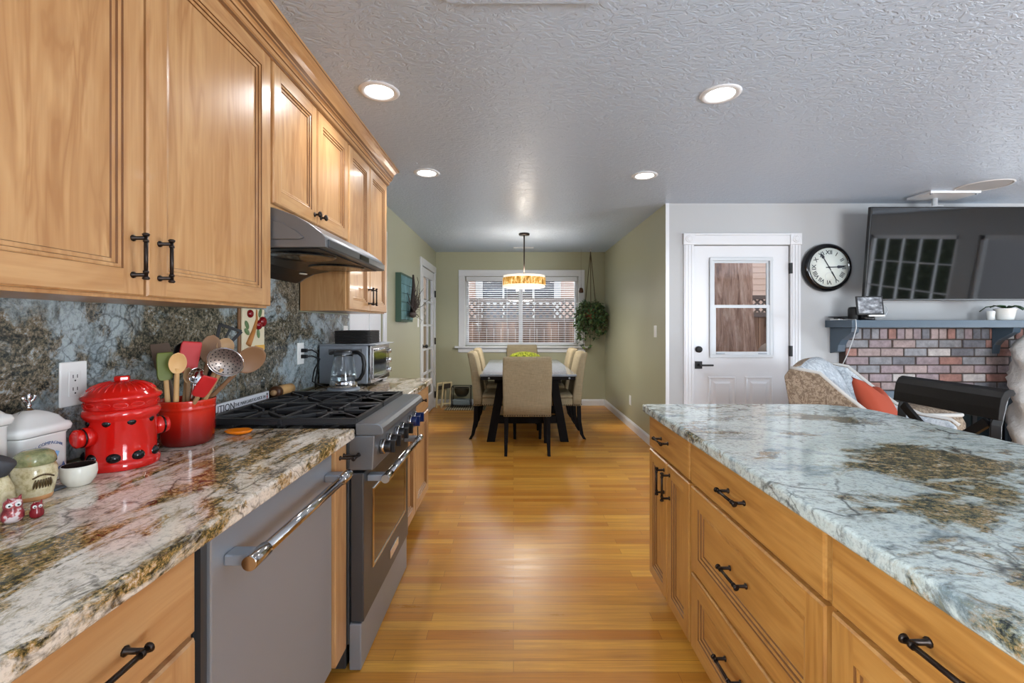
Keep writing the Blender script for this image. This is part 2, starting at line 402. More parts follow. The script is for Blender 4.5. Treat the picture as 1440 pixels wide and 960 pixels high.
# ------------------------------------------------------------------ white half-glazed exterior door with its casing
d1 = struct(thing('door_1', None, None, (2.155, YD, 0)))
YF = YD+.012    # face of the slab
b = MB()
gx0, gx1, gz0, gz1 = 1.856, 2.452, .955, 1.905
b.box(1.706, gx0+.02, YF, YF+.044, .01, 2.015).box(gx1-.02, 2.606, YF, YF+.044, .01, 2.015)
b.box(gx0+.02, gx1-.02, YF, YF+.044, gz1-.02, 2.015).box(gx0+.02, gx1-.02, YF, YF+.044, .01, gz0+.02)
b.build('slab', M['trim'], d1)
for x0 in (1.84, 2.19):
    x1 = x0+.265; z0, z1 = .16, .78
    rings = []
    for ins, dy in ((0, 0), (.012, -.009), (.03, -.002), (.05, -.002), (.07, -.012)):
        rings.append([(x0+ins, YF+dy-.0005, z0+ins), (x1-ins, YF+dy-.0005, z0+ins), (x1-ins, YF+dy-.0005, z1-ins), (x0+ins, YF+dy-.0005, z1-ins)])
    MB().loft(rings, 0, True, False).build('raised_panel', M['trim'], d1)
M['trim_grey'] = mat('pale grey vinyl sash', rgb(196, 200, 204), .35)
lite = frame_y('glazing_frame', gx0, gx1, gz0, gz1, .03, YF-.016, YF+.02, d1, M['trim_grey'])
frame_y('upper_sash', gx0+.03, gx1-.03, 1.43, gz1-.03, .022, YF+.004, YF+.02, d1, M['trim_grey'], .002)
frame_y('lower_sash', gx0+.03, gx1-.03, gz0+.03, 1.455, .028, YF-.012, YF+.003, d1, M['trim_grey'], .002)
MB().box(gx0+.05, gx1-.05, YF+.01, YF+.014, 1.45, gz1-.05).build('pane', M['glass'], d1)
MB().box(gx0+.055, gx1-.055, YF-.006, YF-.002, gz0+.055, 1.43).build('pane', M['glass'], d1)
for x in (gx0+.06, gx1-.14): MB().box(x, x+.08, YF-.02, YF-.012, gz0+.036, gz0+.046).build('sash_lift', M['steel'], d1, bevel=.002)
hb = MB().lathe([(.0, -.028), (.026, -.028), (.031, -.022), (.031, 0)], (1.752, YF, 1.035), 24, 0, 'y', cap=True)
hb.build('deadbolt', M['black_matte'], d1)
hd = MB().box(1.718, 1.785, YF-.012, YF, .852, .922); lever = hd.build('handle_plate', M['black_matte'], d1, bevel=.002)
MB().cyl((1.752, YF-.01, .888), (1.752, YF-.052, .888), .011, 14).box(1.744, 1.872, YF-.062, YF-.046, .88, .896).build('lever', M['black_matte'], lever, bevel=.003)
for z in (1.80, 1.02, .25): MB().box(2.6055, 2.626, YD-.024, YD+.01, z-.05, z+.05).build('hinge', M['black_matte'], d1, bevel=.002)
cas = struct(thing('trim_door', None, None, (2.155, YD, 0)))
for x0, x1 in ((1.605, 1.7), (2.61, 2.705)):
    b = MB().box(x0, x1, YD-.018, YD, 0, 2.02)
    for k in (.2, .5, .8): b.box(x0+.095*k-.008, x0+.095*k+.008, YD-.023, YD-.018, .2, 2.02)
    b.build('side_casing', M['trim'], cas, bevel=.003)
    b = MB().box(x0-.006, x1+.006, YD-.028, YD, 2.02, 2.128)
    b.lathe([(.0, -.006), (.018, -.008), (.022, -.002), (.03, -.006), (.036, 0)], ((x0+x1)/2, YD-.028, 2.074), 20, 0, 'y')
    b.build('rosette_block', M['trim'], cas, bevel=.003)
MB().box(1.706, 2.604, YD-.02, YD, 2.022, 2.11).box(1.706, 2.604, YD-.026, YD, 2.11, 2.128).build('head_casing', M['trim'], cas, bevel=.003)

# ------------------------------------------------------------------ glazed pantry door on the left wall
d2 = struct(thing('door_2', None, None, (XL, 6.5, 0)))
xf = XL+.004
b = MB(); y0, y1 = 6.04, 6.97; st = .12
b.box(xf-.04, xf, y0, y0+st, .01, 2.05).box(xf-.04, xf, y1-st, y1, .01, 2.05)
b.box(xf-.04, xf, y0+st, y1-st, 1.93, 2.05).box(xf-.04, xf, y0+st, y1-st, .01, .26)
ym = (y0+y1)/2; b.box(xf-.034, xf-.002, ym-.014, ym+.014, .26, 1.93)
for k in range(1, 5): z = .26+(1.93-.26)*k/5; b.box(xf-.034, xf-.002, y0+st, y1-st, z-.014, z+.014)
b.build('door_frame', M['trim'], d2, bevel=.002)
for k in range(5):
    for s in range(2):
        za = .26+1.67*k/5; ya = (y0+st, ym)[s]
        MB().box(xf-.02, xf-.016, ya+.01, ya+(ym-y0-st)-.01, za+.01, za+1.67/5-.01).build('pane', M['glass'], d2)
kb = MB().lathe([(.0, .006), (.028, .006), (.028, 0)], (xf, 6.10, .98), 20, 0, 'x').build('knob_rose', M['black_matte'], d2)
MB().cyl((xf, 6.10, .98), (xf+.04, 6.10, .98), .009, 12).ball((xf+.052, 6.10, .98), .022, .026, .026).build('knob', M['black_matte'], kb)
for z in (1.74, 1.02, .2): MB().cyl((xf+.016, 6.985, z-.05), (xf+.016, 6.985, z+.05), .011, 10).build('hinge', M['black_matte'], d2)
b = MB().box(XL, XL+.018, 5.94, 6.03, 0, 2.06).box(XL, XL+.018, 6.985, 7.07, 0, 2.06).box(XL, XL+.02, 5.93, 7.08, 2.06, 2.16)
struct(b.build('trim_pantry', M['trim'], bevel=.004))
# closed white door beside the toaster, seen under the last upper cabinet
d3 = struct(thing('door_3', None, None, (XL, 3.84, 0)))
MB().box(XL-.05, XL-.01, 3.45, 3.88, .01, 2.05).build('leaf', M['trim'], d3, bevel=.003)
MB().box(XL-.05, XL-.01, 3.90, 4.23, .01, 2.05).build('leaf', M['trim'], d3, bevel=.003)
MB().box(XL-.045, XL-.02, 3.88, 3.90, .01, 2.05).build('dark_gap', M['black'], d3)  # black strip put in for the dark gap between the leaves
b = MB().box(XL, XL+.018, 3.35, 3.44, 0, 2.06).box(XL, XL+.018, 4.24, 4.33, 0, 2.06).box(XL, XL+.02, 3.35, 4.33, 2.06, 2.15)
struct(b.build('trim_hall', M['trim'], bevel=.004))

# ------------------------------------------------------------------ windows and glazed door behind the photographer (they light and reflect)
def grid_window_y(name, x0, x1, z0, z1, y, nx, nz):
    t = struct(thing(name, None, None, ((x0+x1)/2, y, z0)))
    b = MB().box(x0, x1, y-.05, y, z1-.06, z1).box(x0, x1, y-.05, y, z0, z0+.06).box(x0, x0+.06, y-.05, y, z0, z1).box(x1-.06, x1, y-.05, y, z0, z1)
    for k in range(1, nx): x = x0+(x1-x0)*k/nx; b.box(x-.015, x+.015, y-.04, y-.01, z0, z1)
    for k in range(1, nz): z = z0+(z1-z0)*k/nz; b.box(x0, x1, y-.04, y-.01, z-.015, z+.015)
    b.build('window_frame', M['trim'], t)
def grid_window_x(name, y0, y1, z0, z1, x, ny, nz):
    t = struct(thing(name, None, None, (x, (y0+y1)/2, z0)))
    b = MB().box(x, x+.05, y0, y1, z1-.06, z1).box(x, x+.05, y0, y1, z0, z0+.06).box(x, x+.05, y0, y0+.06, z0, z1).box(x, x+.05, y1-.06, y1, z0, z1)
    for k in range(1, ny): y = y0+(y1-y0)*k/ny; b.box(x+.01, x+.04, y-.008, y+.008, z0, z1)
    for k in range(1, nz): z = z0+(z1-z0)*k/nz; b.box(x+.01, x+.04, y0, y1, z-.008, z+.008)
    b.build('window_frame', M['trim'], t)
grid_window_x('window_2', -2.2, -.5, 1.05, 2.1, XL-.09, 2, 1)
grid_window_y('window_3', 2.5, 4.7, .5, 2.1, YR-.03, 4, 3)
grid_window_x('window_4', -.55, 1.15, .25, 2.05, XS+.03, 5, 4)
grid_window_x('window_5', 1.45, 2.4, .02, 2.05, XS+.03, 1, 1)

# ------------------------------------------------------------------ outside
M['ground'] = mat('bare earth', rgb(120, 108, 94), .9)
struct(MB().box(-14, 16, YB+.2, 26, -.25, -.1).box(XR+.2, 16, YD+.2, YB+.2, -.25, -.1).box(XS+.2, 20, -8, YD+.2, -.25, -.1).build('ground', M['ground']))
M['fence'] = mat('weathered redwood boards', rgb(142, 104, 84), .8); q = NB(M['fence'])
fb = q.n('ShaderNodeTexNoise'); q.l(q.coord((7.2, 1, .25)), fb.inputs['Vector']); fb.inputs['Scale'].default_value = 1; fb.inputs['Detail'].default_value = 3
q.col(q.ramp(fb.outputs['Fac'], [(.3, rgb(62, 40, 32)), (.5, rgb(100, 70, 55)), (.7, rgb(140, 106, 86))]))
M['lattice'] = mat('grey brown lattice wood', rgb(96, 82, 78), .8)
def fence(label, x0, x1, y, ztop, zlat, posts):
    t = thing('garden_fence', label, 'fence', ((x0+x1)/2, y, -.1))
    b = MB(); x = x0; k = 0
    while x < x1-.01:
        b.box(x+.004, min(x+.138, x1), y+(.0 if k % 2 else .006), y+.024, -.1, zlat-.03); x += .142; k += 1
    b.build('boards', M['fence'], t)
    MB().box(x0, x1, y-.03, y+.03, zlat-.04, zlat+.045).build('rail', M['lattice'], t, bevel=.004)
    MB().box(x0, x1, y-.04, y+.04, ztop-.04, ztop+.03).build('cap_rail', M['lattice'], t, bevel=.004)
    b = MB(); h = ztop-.04-(zlat+.045); n = int((x1-x0)/.13)+4; za, zb = zlat+.045, ztop-.04
    for k in range(-4, n):
        for s, dy in ((1, 0), (-1, .009)):
            xa = x0+k*.13 if s > 0 else x0+k*.13+h; xb = xa+s*h
            if min(xa, xb) < x0 or max(xa, xb) > x1: continue
            b.bar((xa, y+dy-.004, za), (xb, y+dy-.004, zb), .034, .008, up=(0, 1, 0))
    b.build('lattice', M['lattice'], t)
    for x in posts: MB().box(x-.05, x+.05, y-.06, y-.03, zlat-.22, ztop+.0).build('post', M['lattice'], t, bevel=.004)
fence('brown board garden fence with lattice top seen through the dining window', -2.8, 1.9, 9.0, 1.76, 1.36, (-.68,))
fence('pale board fence with lattice top seen beside the tree through the white door', 2.0, 6.4, 8.2, 1.77, 1.45, (4.6,))
M['siding'] = mat('pale salmon siding', rgb(214, 184, 170), .8)
M['night'] = mat('dark window glass', rgb(76, 78, 88), .1)
h = thing('neighbor_house', 'salmon sided neighbour house with white framed window beyond the fence', 'house', (0, 11.6, -.1))
b = MB()
for k in range(34): z = -.1+.15*k; b.add([(-9, 11.6, z), (14, 11.6, z), (14, 11.585, z+.002), (-9, 11.585, z+.002), (-9, 11.6, z+.15), (14, 11.6, z+.15)], [(0, 1, 2, 3), (3, 2, 5, 4)])
b.box(-9, 14, 11.602, 11.8, -.1, 5.0)
b.build('wall', M['siding'], h)
frame_y('window_frame', -.95, 1.2, 1.0, 2.55, .17, 11.52, 11.6, h, M['trim'], .01)
MB().box(-.8, 1.05, 11.57, 11.584, 1.1, 2.45).build('pane', M['night'], h)
MB().box(-.28, -.23, 11.55, 11.58, 1.1, 2.45).box(.48, .53, 11.55, 11.58, 1.1, 2.45).box(-.8, 1.05, 11.55, 11.58, 1.78, 1.83).build('muntin', M['trim'], h)
M['hedge'] = mat('added dark hedge leaves', rgb(56, 70, 46), .9); q = NB(M['hedge']); hn = q.noise(q.coord(), 9, 6, .75); q.col(q.ramp(hn, [(.35, rgb(26, 36, 22)), (.55, rgb(66, 84, 52)), (.72, rgb(150, 162, 140))]))
struct(MB().box(10.2, 10.9, -9, -2.3, -.1, 2.6).build('wall_hedge', M['hedge']))  # unseen hedge, added so the television reflects something dark
M['reflector'] = mat('pale stucco', rgb(214, 214, 220), .9)
struct(MB().box(10.2, 10.5, -2.28, 5, -.1, 3.0).build('wall_added_reflector', M['reflector']))  # unseen pale wall, added to brighten the television's reflection
# furrowed trunk right outside the white door
M['bark'] = mat('furrowed redwood bark', rgb(160, 128, 112), .9); q = NB(M['bark'])
bn = q.noise(q.coord((1, 1, .14)), 14, 6, .7, .8); q.col(q.ramp(bn, [(.32, rgb(104, 70, 58)), (.5, rgb(176, 140, 124)), (.68, rgb(214, 186, 172))])); q.bump(bn, .8, .03)
tr = thing('redwood_tree', 'thick furrowed redwood trunk outside the white door', 'tree', (2.95, 6.75, -.1))
b = MB(); rings = []
for i in range(40):
    z = -.1+i*.11; r0 = .47+.16*math.exp(-(z+.1)/.8)+.03*max(0, 1.6-z); ring = []
    for j in range(96):
        a = 2*PI*j/96; fr = abs(math.sin(a*11+.5*math.sin(z*2.1+a*3)+.3*math.sin(z*5)))
        ring.append((2.95+(r0+.045*fr+.012*math.sin(a*29+z*4))*math.cos(a), 6.75+(r0+.045*fr)*math.sin(a), z))
    rings.append(ring)
b.loft(rings); b.build('trunk', M['bark'], tr)
b = MB(); random.seed(3)
b.ball((3.25, 5.8, .84), .14, .14, .2); b.cyl((3.25, 5.8, -.1), (3.25, 5.8, .75), .1, 16)
M['stone'] = mat('grey weathered stone', rgb(150, 132, 120), .9)
tag(b.build('garden_stone', M['stone'], origin=(3.25, 5.8, -.1)), 'rounded grey brown garden stone at the foot of the tree seen through the door', 'stone')

# ------------------------------------------------------------------ cabinet parts
def face_T(side, xf):
    "local (u along Y, v up, w outward) for cabinet fronts facing +X or -X"
    return (lambda u, v, w_: (xf+w_, u, v)) if side > 0 else (lambda u, v, w_: (xf-w_, u, v))
def rect(fn, y0, y1, z0, z1, ins, w_): return [Vector(fn(y0+ins, z0+ins, w_)), Vector(fn(y1-ins, z0+ins, w_)), Vector(fn(y1-ins, z1-ins, w_)), Vector(fn(y0+ins, z1-ins, w_))]
def panel_front(name, fn, y0, y1, z0, z1, parent, wd, grain='z', st=.062, slab=False):
    "a framed, glazed door or drawer front 21 mm thick; or a plain slab"
    mats = [M[wd+'_z'], M[wd+'_y'], M['glaze'], M[wd+'_'+grain]]
    b = MB(); T = .021
    R_ = lambda ins, w_: rect(fn, y0, y1, z0, z1, ins, w_)
    b.add(R_(0, 0), [(0, 1, 2, 3)], 3)
    if slab:
        b.loft([R_(0, 0), R_(0, T-.006), R_(.002, T-.002), R_(.006, T)], [1, 1, 1], False, False); b.add(R_(.006, T), [(0, 1, 2, 3)], 3)
        return b.build(name, mats, parent)
    b.loft([R_(0, 0), R_(0, T-.005), R_(.004, T)], [0, 0], False, False)
    e = .004
    for a, c, z_a, z_b, mi in ((y0+e, y0+st, z0+e, z1-e, 0), (y1-st, y1-e, z0+e, z1-e, 0), (y0+st, y1-st, z0+e, z0+st, 1), (y0+st, y1-st, z1-st, z1-e, 1)):
        b.quad(fn(a, z_a, T), fn(c, z_a, T), fn(c, z_b, T), fn(a, z_b, T), mi)
    steps = [(st, T), (st+.0015, T-.004), (st+.004, T-.003), (st+.010, T-.0045), (st+.012, T-.009), (st+.0145, T-.0085), (st+.021, T-.0095), (st+.023, T-.013), (st+.026, T-.013)]
    b.loft([R_(i, w_) for i, w_ in steps], [2, 0, 0, 2, 0, 0, 2, 0], False, False)
    b.add(R_(st+.026, T-.013), [(0, 1, 2, 3)], 3)
    return b.build(name, mats, parent)
def pull(fn, y, z, length, vert, w0, parent, out=.032):
    "a bar pull with two turned posts"
    b = MB(); h = length/2; ax = (lambda t, w_: fn(y, z+t, w_)) if vert else (lambda t, w_: fn(y+t, z, w_))
    b.tube([ax(-h, out+w0), ax(h, out+w0)], .0045, 10)
    for s in (-1, 1):
        b.tube([ax(s*(h-.008), w0), ax(s*(h-.008), w0+.003), ax(s*(h-.008), w0+.004), ax(s*(h-.008), w0+out)], [.008, .008, .0045, .0045], 10)
        b.tube([ax(s*(h-.004), out+w0), ax(s*(h+.001), out+w0), ax(s*(h+.004), out+w0)], [.006, .0085, .0055], 12)
        b.tube([ax(s*(h-.018), out+w0), ax(s*(h-.012), out+w0)], [.0062, .0062], 12)
    return b.build('handle', M['bronze'], parent)
def knob(fn, y, z, w0, parent, r=.015):
    b = MB(); prof = [(.0105, 0), (.0105, .003), (.005, .006), (.005, .018), (r*.8, .021), (r, .026), (r*.9, .031), (.001, .033)]
    rings = [[Vector(fn(y+q*math.cos(2*PI*j/18), z+q*math.sin(2*PI*j/18), w0+h)) for j in range(18)] for q, h in prof]
    return b.loft(rings).build('knob', M['bronze'], parent)

# ------------------------------------------------------------------ upper cabinets
FX = -.941         # face frame; doors stand 21 mm proud of it
fu = face_T(1, FX)
def cabinet_body(y0, y1, z0, z1, parent, xa=XL+.026, xb=FX, wd='maple', open_bottom=True):
    return MB().box(xa, xb, y0, y1, z0, z1).build('body', M[wd+'_z'], parent, bevel=.0015)
ua = thing('upper_cabinet', 'tall two door maple upper cabinet nearest the camera, above the red jar', 'cabinet', (FX, 1.14, 1.328), 'maple upper cabinets')
cabinet_body(.545, 1.735, 1.328, 2.29, ua)
for y0, y1, hy in ((.555, 1.136, 1.10), (1.146, 1.727, 1.183)):
    d = panel_front('door', fu, y0, y1, 1.336, 2.278, ua, 'maple')
    pull(fu, hy, 1.43, .105, True, .021, d)
ub = thing('upper_cabinet', 'short two door maple upper cabinet with knobs right above the range hood', 'cabinet', (FX, 2.14, 1.725), 'maple upper cabinets')
cabinet_body(1.737, 2.545, 1.722, 2.29, ub)
for y0, y1, hy in ((1.748, 2.133, 2.105), (2.145, 2.533, 2.172)):
    d = panel_front('door', fu, y0, y1, 1.735, 2.278, ub, 'maple', st=.055); knob(fu, hy, 1.775, .021, d)
uc = thing('upper_cabinet', 'narrow two door maple upper cabinet at the far end, beyond the range hood', 'cabinet', (FX, 2.93, 1.345), 'maple upper cabinets')
cabinet_body(2.547, 3.315, 1.345, 2.29, uc)
for y0, y1, hy in ((2.557, 2.915, 2.89), (2.925, 3.305, 2.955)):
    d = panel_front('door', fu, y0, y1, 1.353, 2.278, uc, 'maple', st=.055); pull(fu, hy, 1.445, .105, True, .021, d)
# crown moulding, mitred round the far end
prof = [(0, 2.280), (.021, 2.280), (.024, 2.288), (.030, 2.291), (.030, 2.306), (.034, 2.309), (.034, 2.318), (.042, 2.322), (.044, 2.330), (.047, 2.333), (.050, 2.350), (.058, 2.372), (.072, 2.390), (.086, 2.399), (.088, 2.403), (.088, 2.4135), (0, 2.4135)]
b = MB(); mi = [0, 1, 0, 0, 1, 0, 0, 1, 0, 1, 0, 0, 0, 1, 0, 0, 0]
ring_a = [(FX+o, .30, z) for o, z in prof]; ring_b = [(FX+o, 3.315+o, z) for o, z in prof]; ring_c = [(XL+.002, 3.315+o, z) for o, z in prof]
n = len(prof); vs = ring_a+ring_b+ring_c; fs = []; ms = []
for s in (0, 1):
    for k in range(n): fs.append((s*n+k, s*n+(k+1) % n, (s+1)*n+(k+1) % n, (s+1)*n+k)); ms.append(mi[k])
b.add(vs, fs, ms); b.add(ring_a, [tuple(range(n))]); b.add(ring_c, [tuple(range(n))])
struct(b.build('trim_crown', [M['maple_y'], M['glaze']]))

# ------------------------------------------------------------------ range hood
hd = thing('range_hood', 'stainless range hood over the cooktop, under the short cabinet', 'range hood', (-.95, 2.13, 1.56))
ha, hb_ = 1.742, 2.522
prof = [(XL+.03, 1.718), (-.925, 1.715), (-.90, 1.708), (-.84, 1.686), (-.78, 1.652), (-.735, 1.618), (-.722, 1.602), (-.718, 1.59), (-.718, 1.563), (-.735, 1.562), (-1.0, 1.562), (-1.1, 1.545), (-1.15, 1.52), (-1.18, 1.5), (XL+.03, 1.497)]
MB().prism(prof, lambda u, v, w_: (u, w_, v), ha, hb_).build('shell', M['mid_steel'], hd, bevel=.003)
# pressed relief on the near side panel, the front fascia strip, display
rel = [(-1.17, 1.592), (-.815, 1.592), (-.80, 1.6), (-.83, 1.625), (-.885, 1.657), (-.94, 1.668), (-1.17, 1.668)]
MB().prism(rel, lambda u, v, w_: (u, w_, v), ha-.007, ha+.004).build('side_relief', M['mid_steel'], hd, bevel=.0035, seg=3)
MB().box(-.722, -.712, ha+.02, hb_-.004, 1.565, 1.596).build('fascia', M['dark_steel'], hd, bevel=.003)
MB().box(-.7125, -.7105, 2.11, 2.24, 1.569, 1.592).build('control_display', M['black_gloss'], hd)
b = MB()
under = [(-.75, 1.5605), (-1.0, 1.5605), (-1.1, 1.5435), (-1.15, 1.5185), (-1.18, 1.4985), (XL+.035, 1.4955)]
up2 = [(u, v-.003) for u, v in under]
b.prism(under+up2[::-1], lambda u, v, w_: (u, w_, v), ha+.012, hb_-.03)
M['hood_black'] = mat('black enamel hood underside', rgb(20, 20, 22), .3, spec=.25)
b.build('underside', M['hood_black'], hd)
for yc in (1.94, 2.32):
    MB().lathe([(.001, .0), (.06, -.002), (.125, -.006), (.135, -.003), (.14, .004)], (-.9, yc, 1.5565), 40).build('fan_ring', M['black_gloss'], hd)
for yc in (1.86, 2.4): MB().lathe([(.001, .0), (.028, 0), (.032, .004)], (-1.12, yc, 1.531), 20).build('lamp_lens', M['cream'], hd)

# ------------------------------------------------------------------ backsplash slab
sp_ = tag(MB().box(XL+.001, XL+.022, .28, 3.325, .9, 1.338).box(XL+.001, XL+.022, 1.737, 2.545, 1.338, 1.71).build('backsplash', M['granite_wall'], origin=(XL, 1.3, .9)),
    'blue grey crackled granite backsplash behind the left counter', 'backsplash')

# ------------------------------------------------------------------ base cabinets, left run
BX = -.626         # face frame of the left base cabinets
fb_ = face_T(1, BX)
def toe(y0, y1, parent, x0, x1): MB().box(x0, x1, y0, y1, .001, .095).build('toe_kick', M['black_matte'], parent)
ba = thing('base_cabinet', 'maple base cabinet with one drawer left of the dishwasher', 'cabinet', (BX, .64, 0), 'maple base cabinets')
MB().box(XL+.03, BX, .30, .884, .09, .850).build('body', M['maple_z'], ba, bevel=.0015); toe(.30, .884, ba, XL+.03, BX-.07)
d = panel_front('drawer', fb_, .43, .868, .680, .842, ba, 'maple', 'y', slab=True); pull(fb_, .652, .757, .128, False, .021, d)
panel_front('door', fb_, .43, .868, .10, .668, ba, 'maple')
bb = thing('base_cabinet', 'narrow maple pullout cabinet between dishwasher and range', 'cabinet', (BX, 1.59, 0), 'maple base cabinets')
MB().box(XL+.03, BX, 1.542, 1.653, .09, .850).build('body', M['maple_z'], bb, bevel=.0015); toe(1.542, 1.653, bb, XL+.03, BX-.07)
d = MB().box(BX, BX+.021, 1.548, 1.649, .095, .845).build('door', M['maple_z'], bb, bevel=.003); pull(fb_, 1.603, .80, .05, False, .021, d, .05)
bc = thing('base_cabinet', 'maple base cabinet with drawer and doors beyond the range', 'cabinet', (BX, 2.82, 0), 'maple base cabinets')
MB().box(XL+.03, BX, 2.382, 3.25, .09, .850).build('body', M['maple_z'], bc, bevel=.0015); toe(2.382, 3.25, bc, XL+.03, BX-.07)
d = panel_front('drawer', fb_, 2.392, 3.24, .680, .842, bc, 'maple', 'y', slab=True); knob(fb_, 2.62, .765, .021, d, .012); knob(fb_, 3.02, .765, .021, d, .012)
for y0, y1 in ((2.392, 2.81), (2.822, 3.24)): panel_front('door', fb_, y0, y1, .10, .668, bc, 'maple')

# ------------------------------------------------------------------ worktops
def worktop(name, label, x0, x1, y0, y1, z0, z1, m, bev=.007, corner=None):
    b = MB()
    if corner:
        r = corner; pts = [(x0, y0), (x1, y0)]
        pts += [(x1-r+r*math.cos(a*PI/24), y1-r+r*math.sin(a*PI/24)) for a in range(0, 13)] + [(x0, y1)]
        b.prism(pts, lambda u, v, w_: (u, v, w_), z0, z1)
    else: b.box(x0, x1, y0, y1, z0, z1)
    return tag(b.build(name, m, bevel=bev, seg=3, origin=((x0+x1)/2, y0, z0)), label, 'countertop')
CT = .890
worktop('countertop', 'cream and gold granite countertop left of the range', XL+.024, -.574, .28, 1.652, .852, CT, M['granite_left'])
worktop('countertop', 'short granite countertop beyond the range holding the toaster oven', XL+.024, -.574, 2.38, 3.22, .852, CT, M['granite_left'])

# ------------------------------------------------------------------ dishwasher
dw = thing('dishwasher', 'stainless dishwasher with tubular handle left of the range', 'dishwasher', (BX, 1.21, 0))
MB().box(XL+.05, BX-.012, .888, 1.540, .1, .845).build('tub', M['black'], dw)
MB().box(BX-.012, BX+.012, .925, 1.538, .1, .846).build('door', M['steel'], dw, bevel=.003)
MB().box(BX-.012, BX+.004, .905, .923, .09, .846).build('side_strip', M['dark_steel'], dw)
MB().box(XL+.05, BX-.05, .89, 1.54, .001, .098).build('toe_kick', M['black_matte'], dw)
def tube_handle(y0, y1, x_face, x_bar, z, r, parent):
    b = MB(); b.tube([(x_bar, y0, z), (x_bar, y1, z)], r*.82, 20)
    for s, y in ((1, y0), (-1, y1)):
        b.tube([(x_bar, y-s*.004, z), (x_bar, y, z), (x_bar, y+s*.06, z), (x_bar, y+s*.063, z)], [r*.94, r, r, r*.85], 24)
    h = b.build('handle', M['chrome'], parent)
    for s, y in ((1, y0), (-1, y1)):
        MB().box(x_face, x_bar, y+s*.008-.0, y+s*.05, z-r*.75, z+r*.75).build('bracket', M['steel'], h, bevel=.004)
    return h
tube_handle(.955, 1.525, BX+.012, -.553, .765, .0165, dw)

# ------------------------------------------------------------------ range
ry0, ry1 = 1.657, 2.376
rg = thing('range', 'stainless gas range with black cooktop and blue end knobs', 'range', (-.9, 2.0, 0))
MB().box(XL+.03, -.60, ry0, ry1, .1, .865).build('body', M['dark_steel'], rg, bevel=.002)
MB().box(XL+.06, -.615, ry0+.01, ry1-.01, .004, .11).build('kick_panel', M['dark_steel'], rg, bevel=.003)
MB().box(XL+.03, -.56, ry0+.002, ry1-.002, .865, .887).build('cooktop', M['black_gloss'], rg, bevel=.004)
# bullnose front and control panel
nose = [(-.575, .862), (-.575, .905), (-.50, .905), (-.485, .900), (-.476, .888), (-.474, .87), (-.48, .862)]
MB().prism(nose, lambda u, v, w_: (u, w_, v), ry0, ry1).build('bullnose', M['mid_steel'], rg, bevel=.003)
cp = [(-.60, .735), (-.60, .861), (-.505, .861), (-.512, .735)]
MB().prism(cp, lambda u, v, w_: (u, w_, v), ry0, ry1).build('control_panel', M['mid_steel'], rg, bevel=.004)
M['blue_plastic'] = mat('blue plastic knob cover', rgb(8, 30, 78), .3)
def range_knob(y, m):
    z = .80; x0 = -.508
    k = MB().lathe([(.001, .018), (.026, .018), (.0285, .015), (.0285, 0)], (x0, y, z), 24, 0, 'x', cap=True).build('knob', M['chrome'], rg)
    MB().lathe([(.001, .042), (.019, .042), (.0215, .039), (.0235, .018)], (x0, y, z), 24, 0, 'x').box(x0+.03, x0+.056, y-.0065, y+.0065, z-.023, z+.023).build('grip', m, k, bevel=.002)
for y, m in ((1.745, 'black'), (1.835, 'black'), (1.96, 'black'), (2.05, 'black'), (2.20, 'blue_plastic'), (2.30, 'blue_plastic')): range_knob(y, M[m])
MB().tube([(-.463, 2.2, .775), (-.462, 2.201, .745), (-.4625, 2.2, .715)], .0025, 8).build('knob_cover_strap', M['black'], rg)
M['oven_glass'] = mat('smoked oven glass', rgb(34, 33, 34), .06, coat=.4)
od = MB().box(-.598, -.549, ry0+.012, ry1-.004, .175, .722).build('oven_door', M['dark_steel'], rg, bevel=.004)
MB().box(-.5495, -.5475, ry0+.125, ry1-.085, .33, .62).build('window', M['oven_glass'], od, bevel=.001)
b = MB(); wy0, wy1, wz0, wz1 = ry0+.115, ry1-.075, .32, .63
b.loft([[(-.5485+dx, wy0+i, wz0+i), (-.5485+dx, wy1-i, wz0+i), (-.5485+dx, wy1-i, wz1-i), (-.5485+dx, wy0+i, wz1-i)] for i, dx in ((0, 0), (.003, .004), (.010, .004), (.014, 0))], 0, False, False)
b.build('window_trim', M['chrome'], od)
MB().box(-.5495, -.5455, 2.02, 2.16, .225, .262).build('nameplate', M['chrome'], od, bevel=.0015)
tube_handle(1.70, 2.335, -.549, -.478, .69, .0165, od)
MB().box(-.60, -.556, ry0+.004, ry1-.004, .004, .172).build('toe_panel', M['steel'], rg, bevel=.004)
MB().box(XL+.024, XL+.075, ry0, ry1, .865, .905).build('back_trim', M['steel'], rg, bevel=.003)
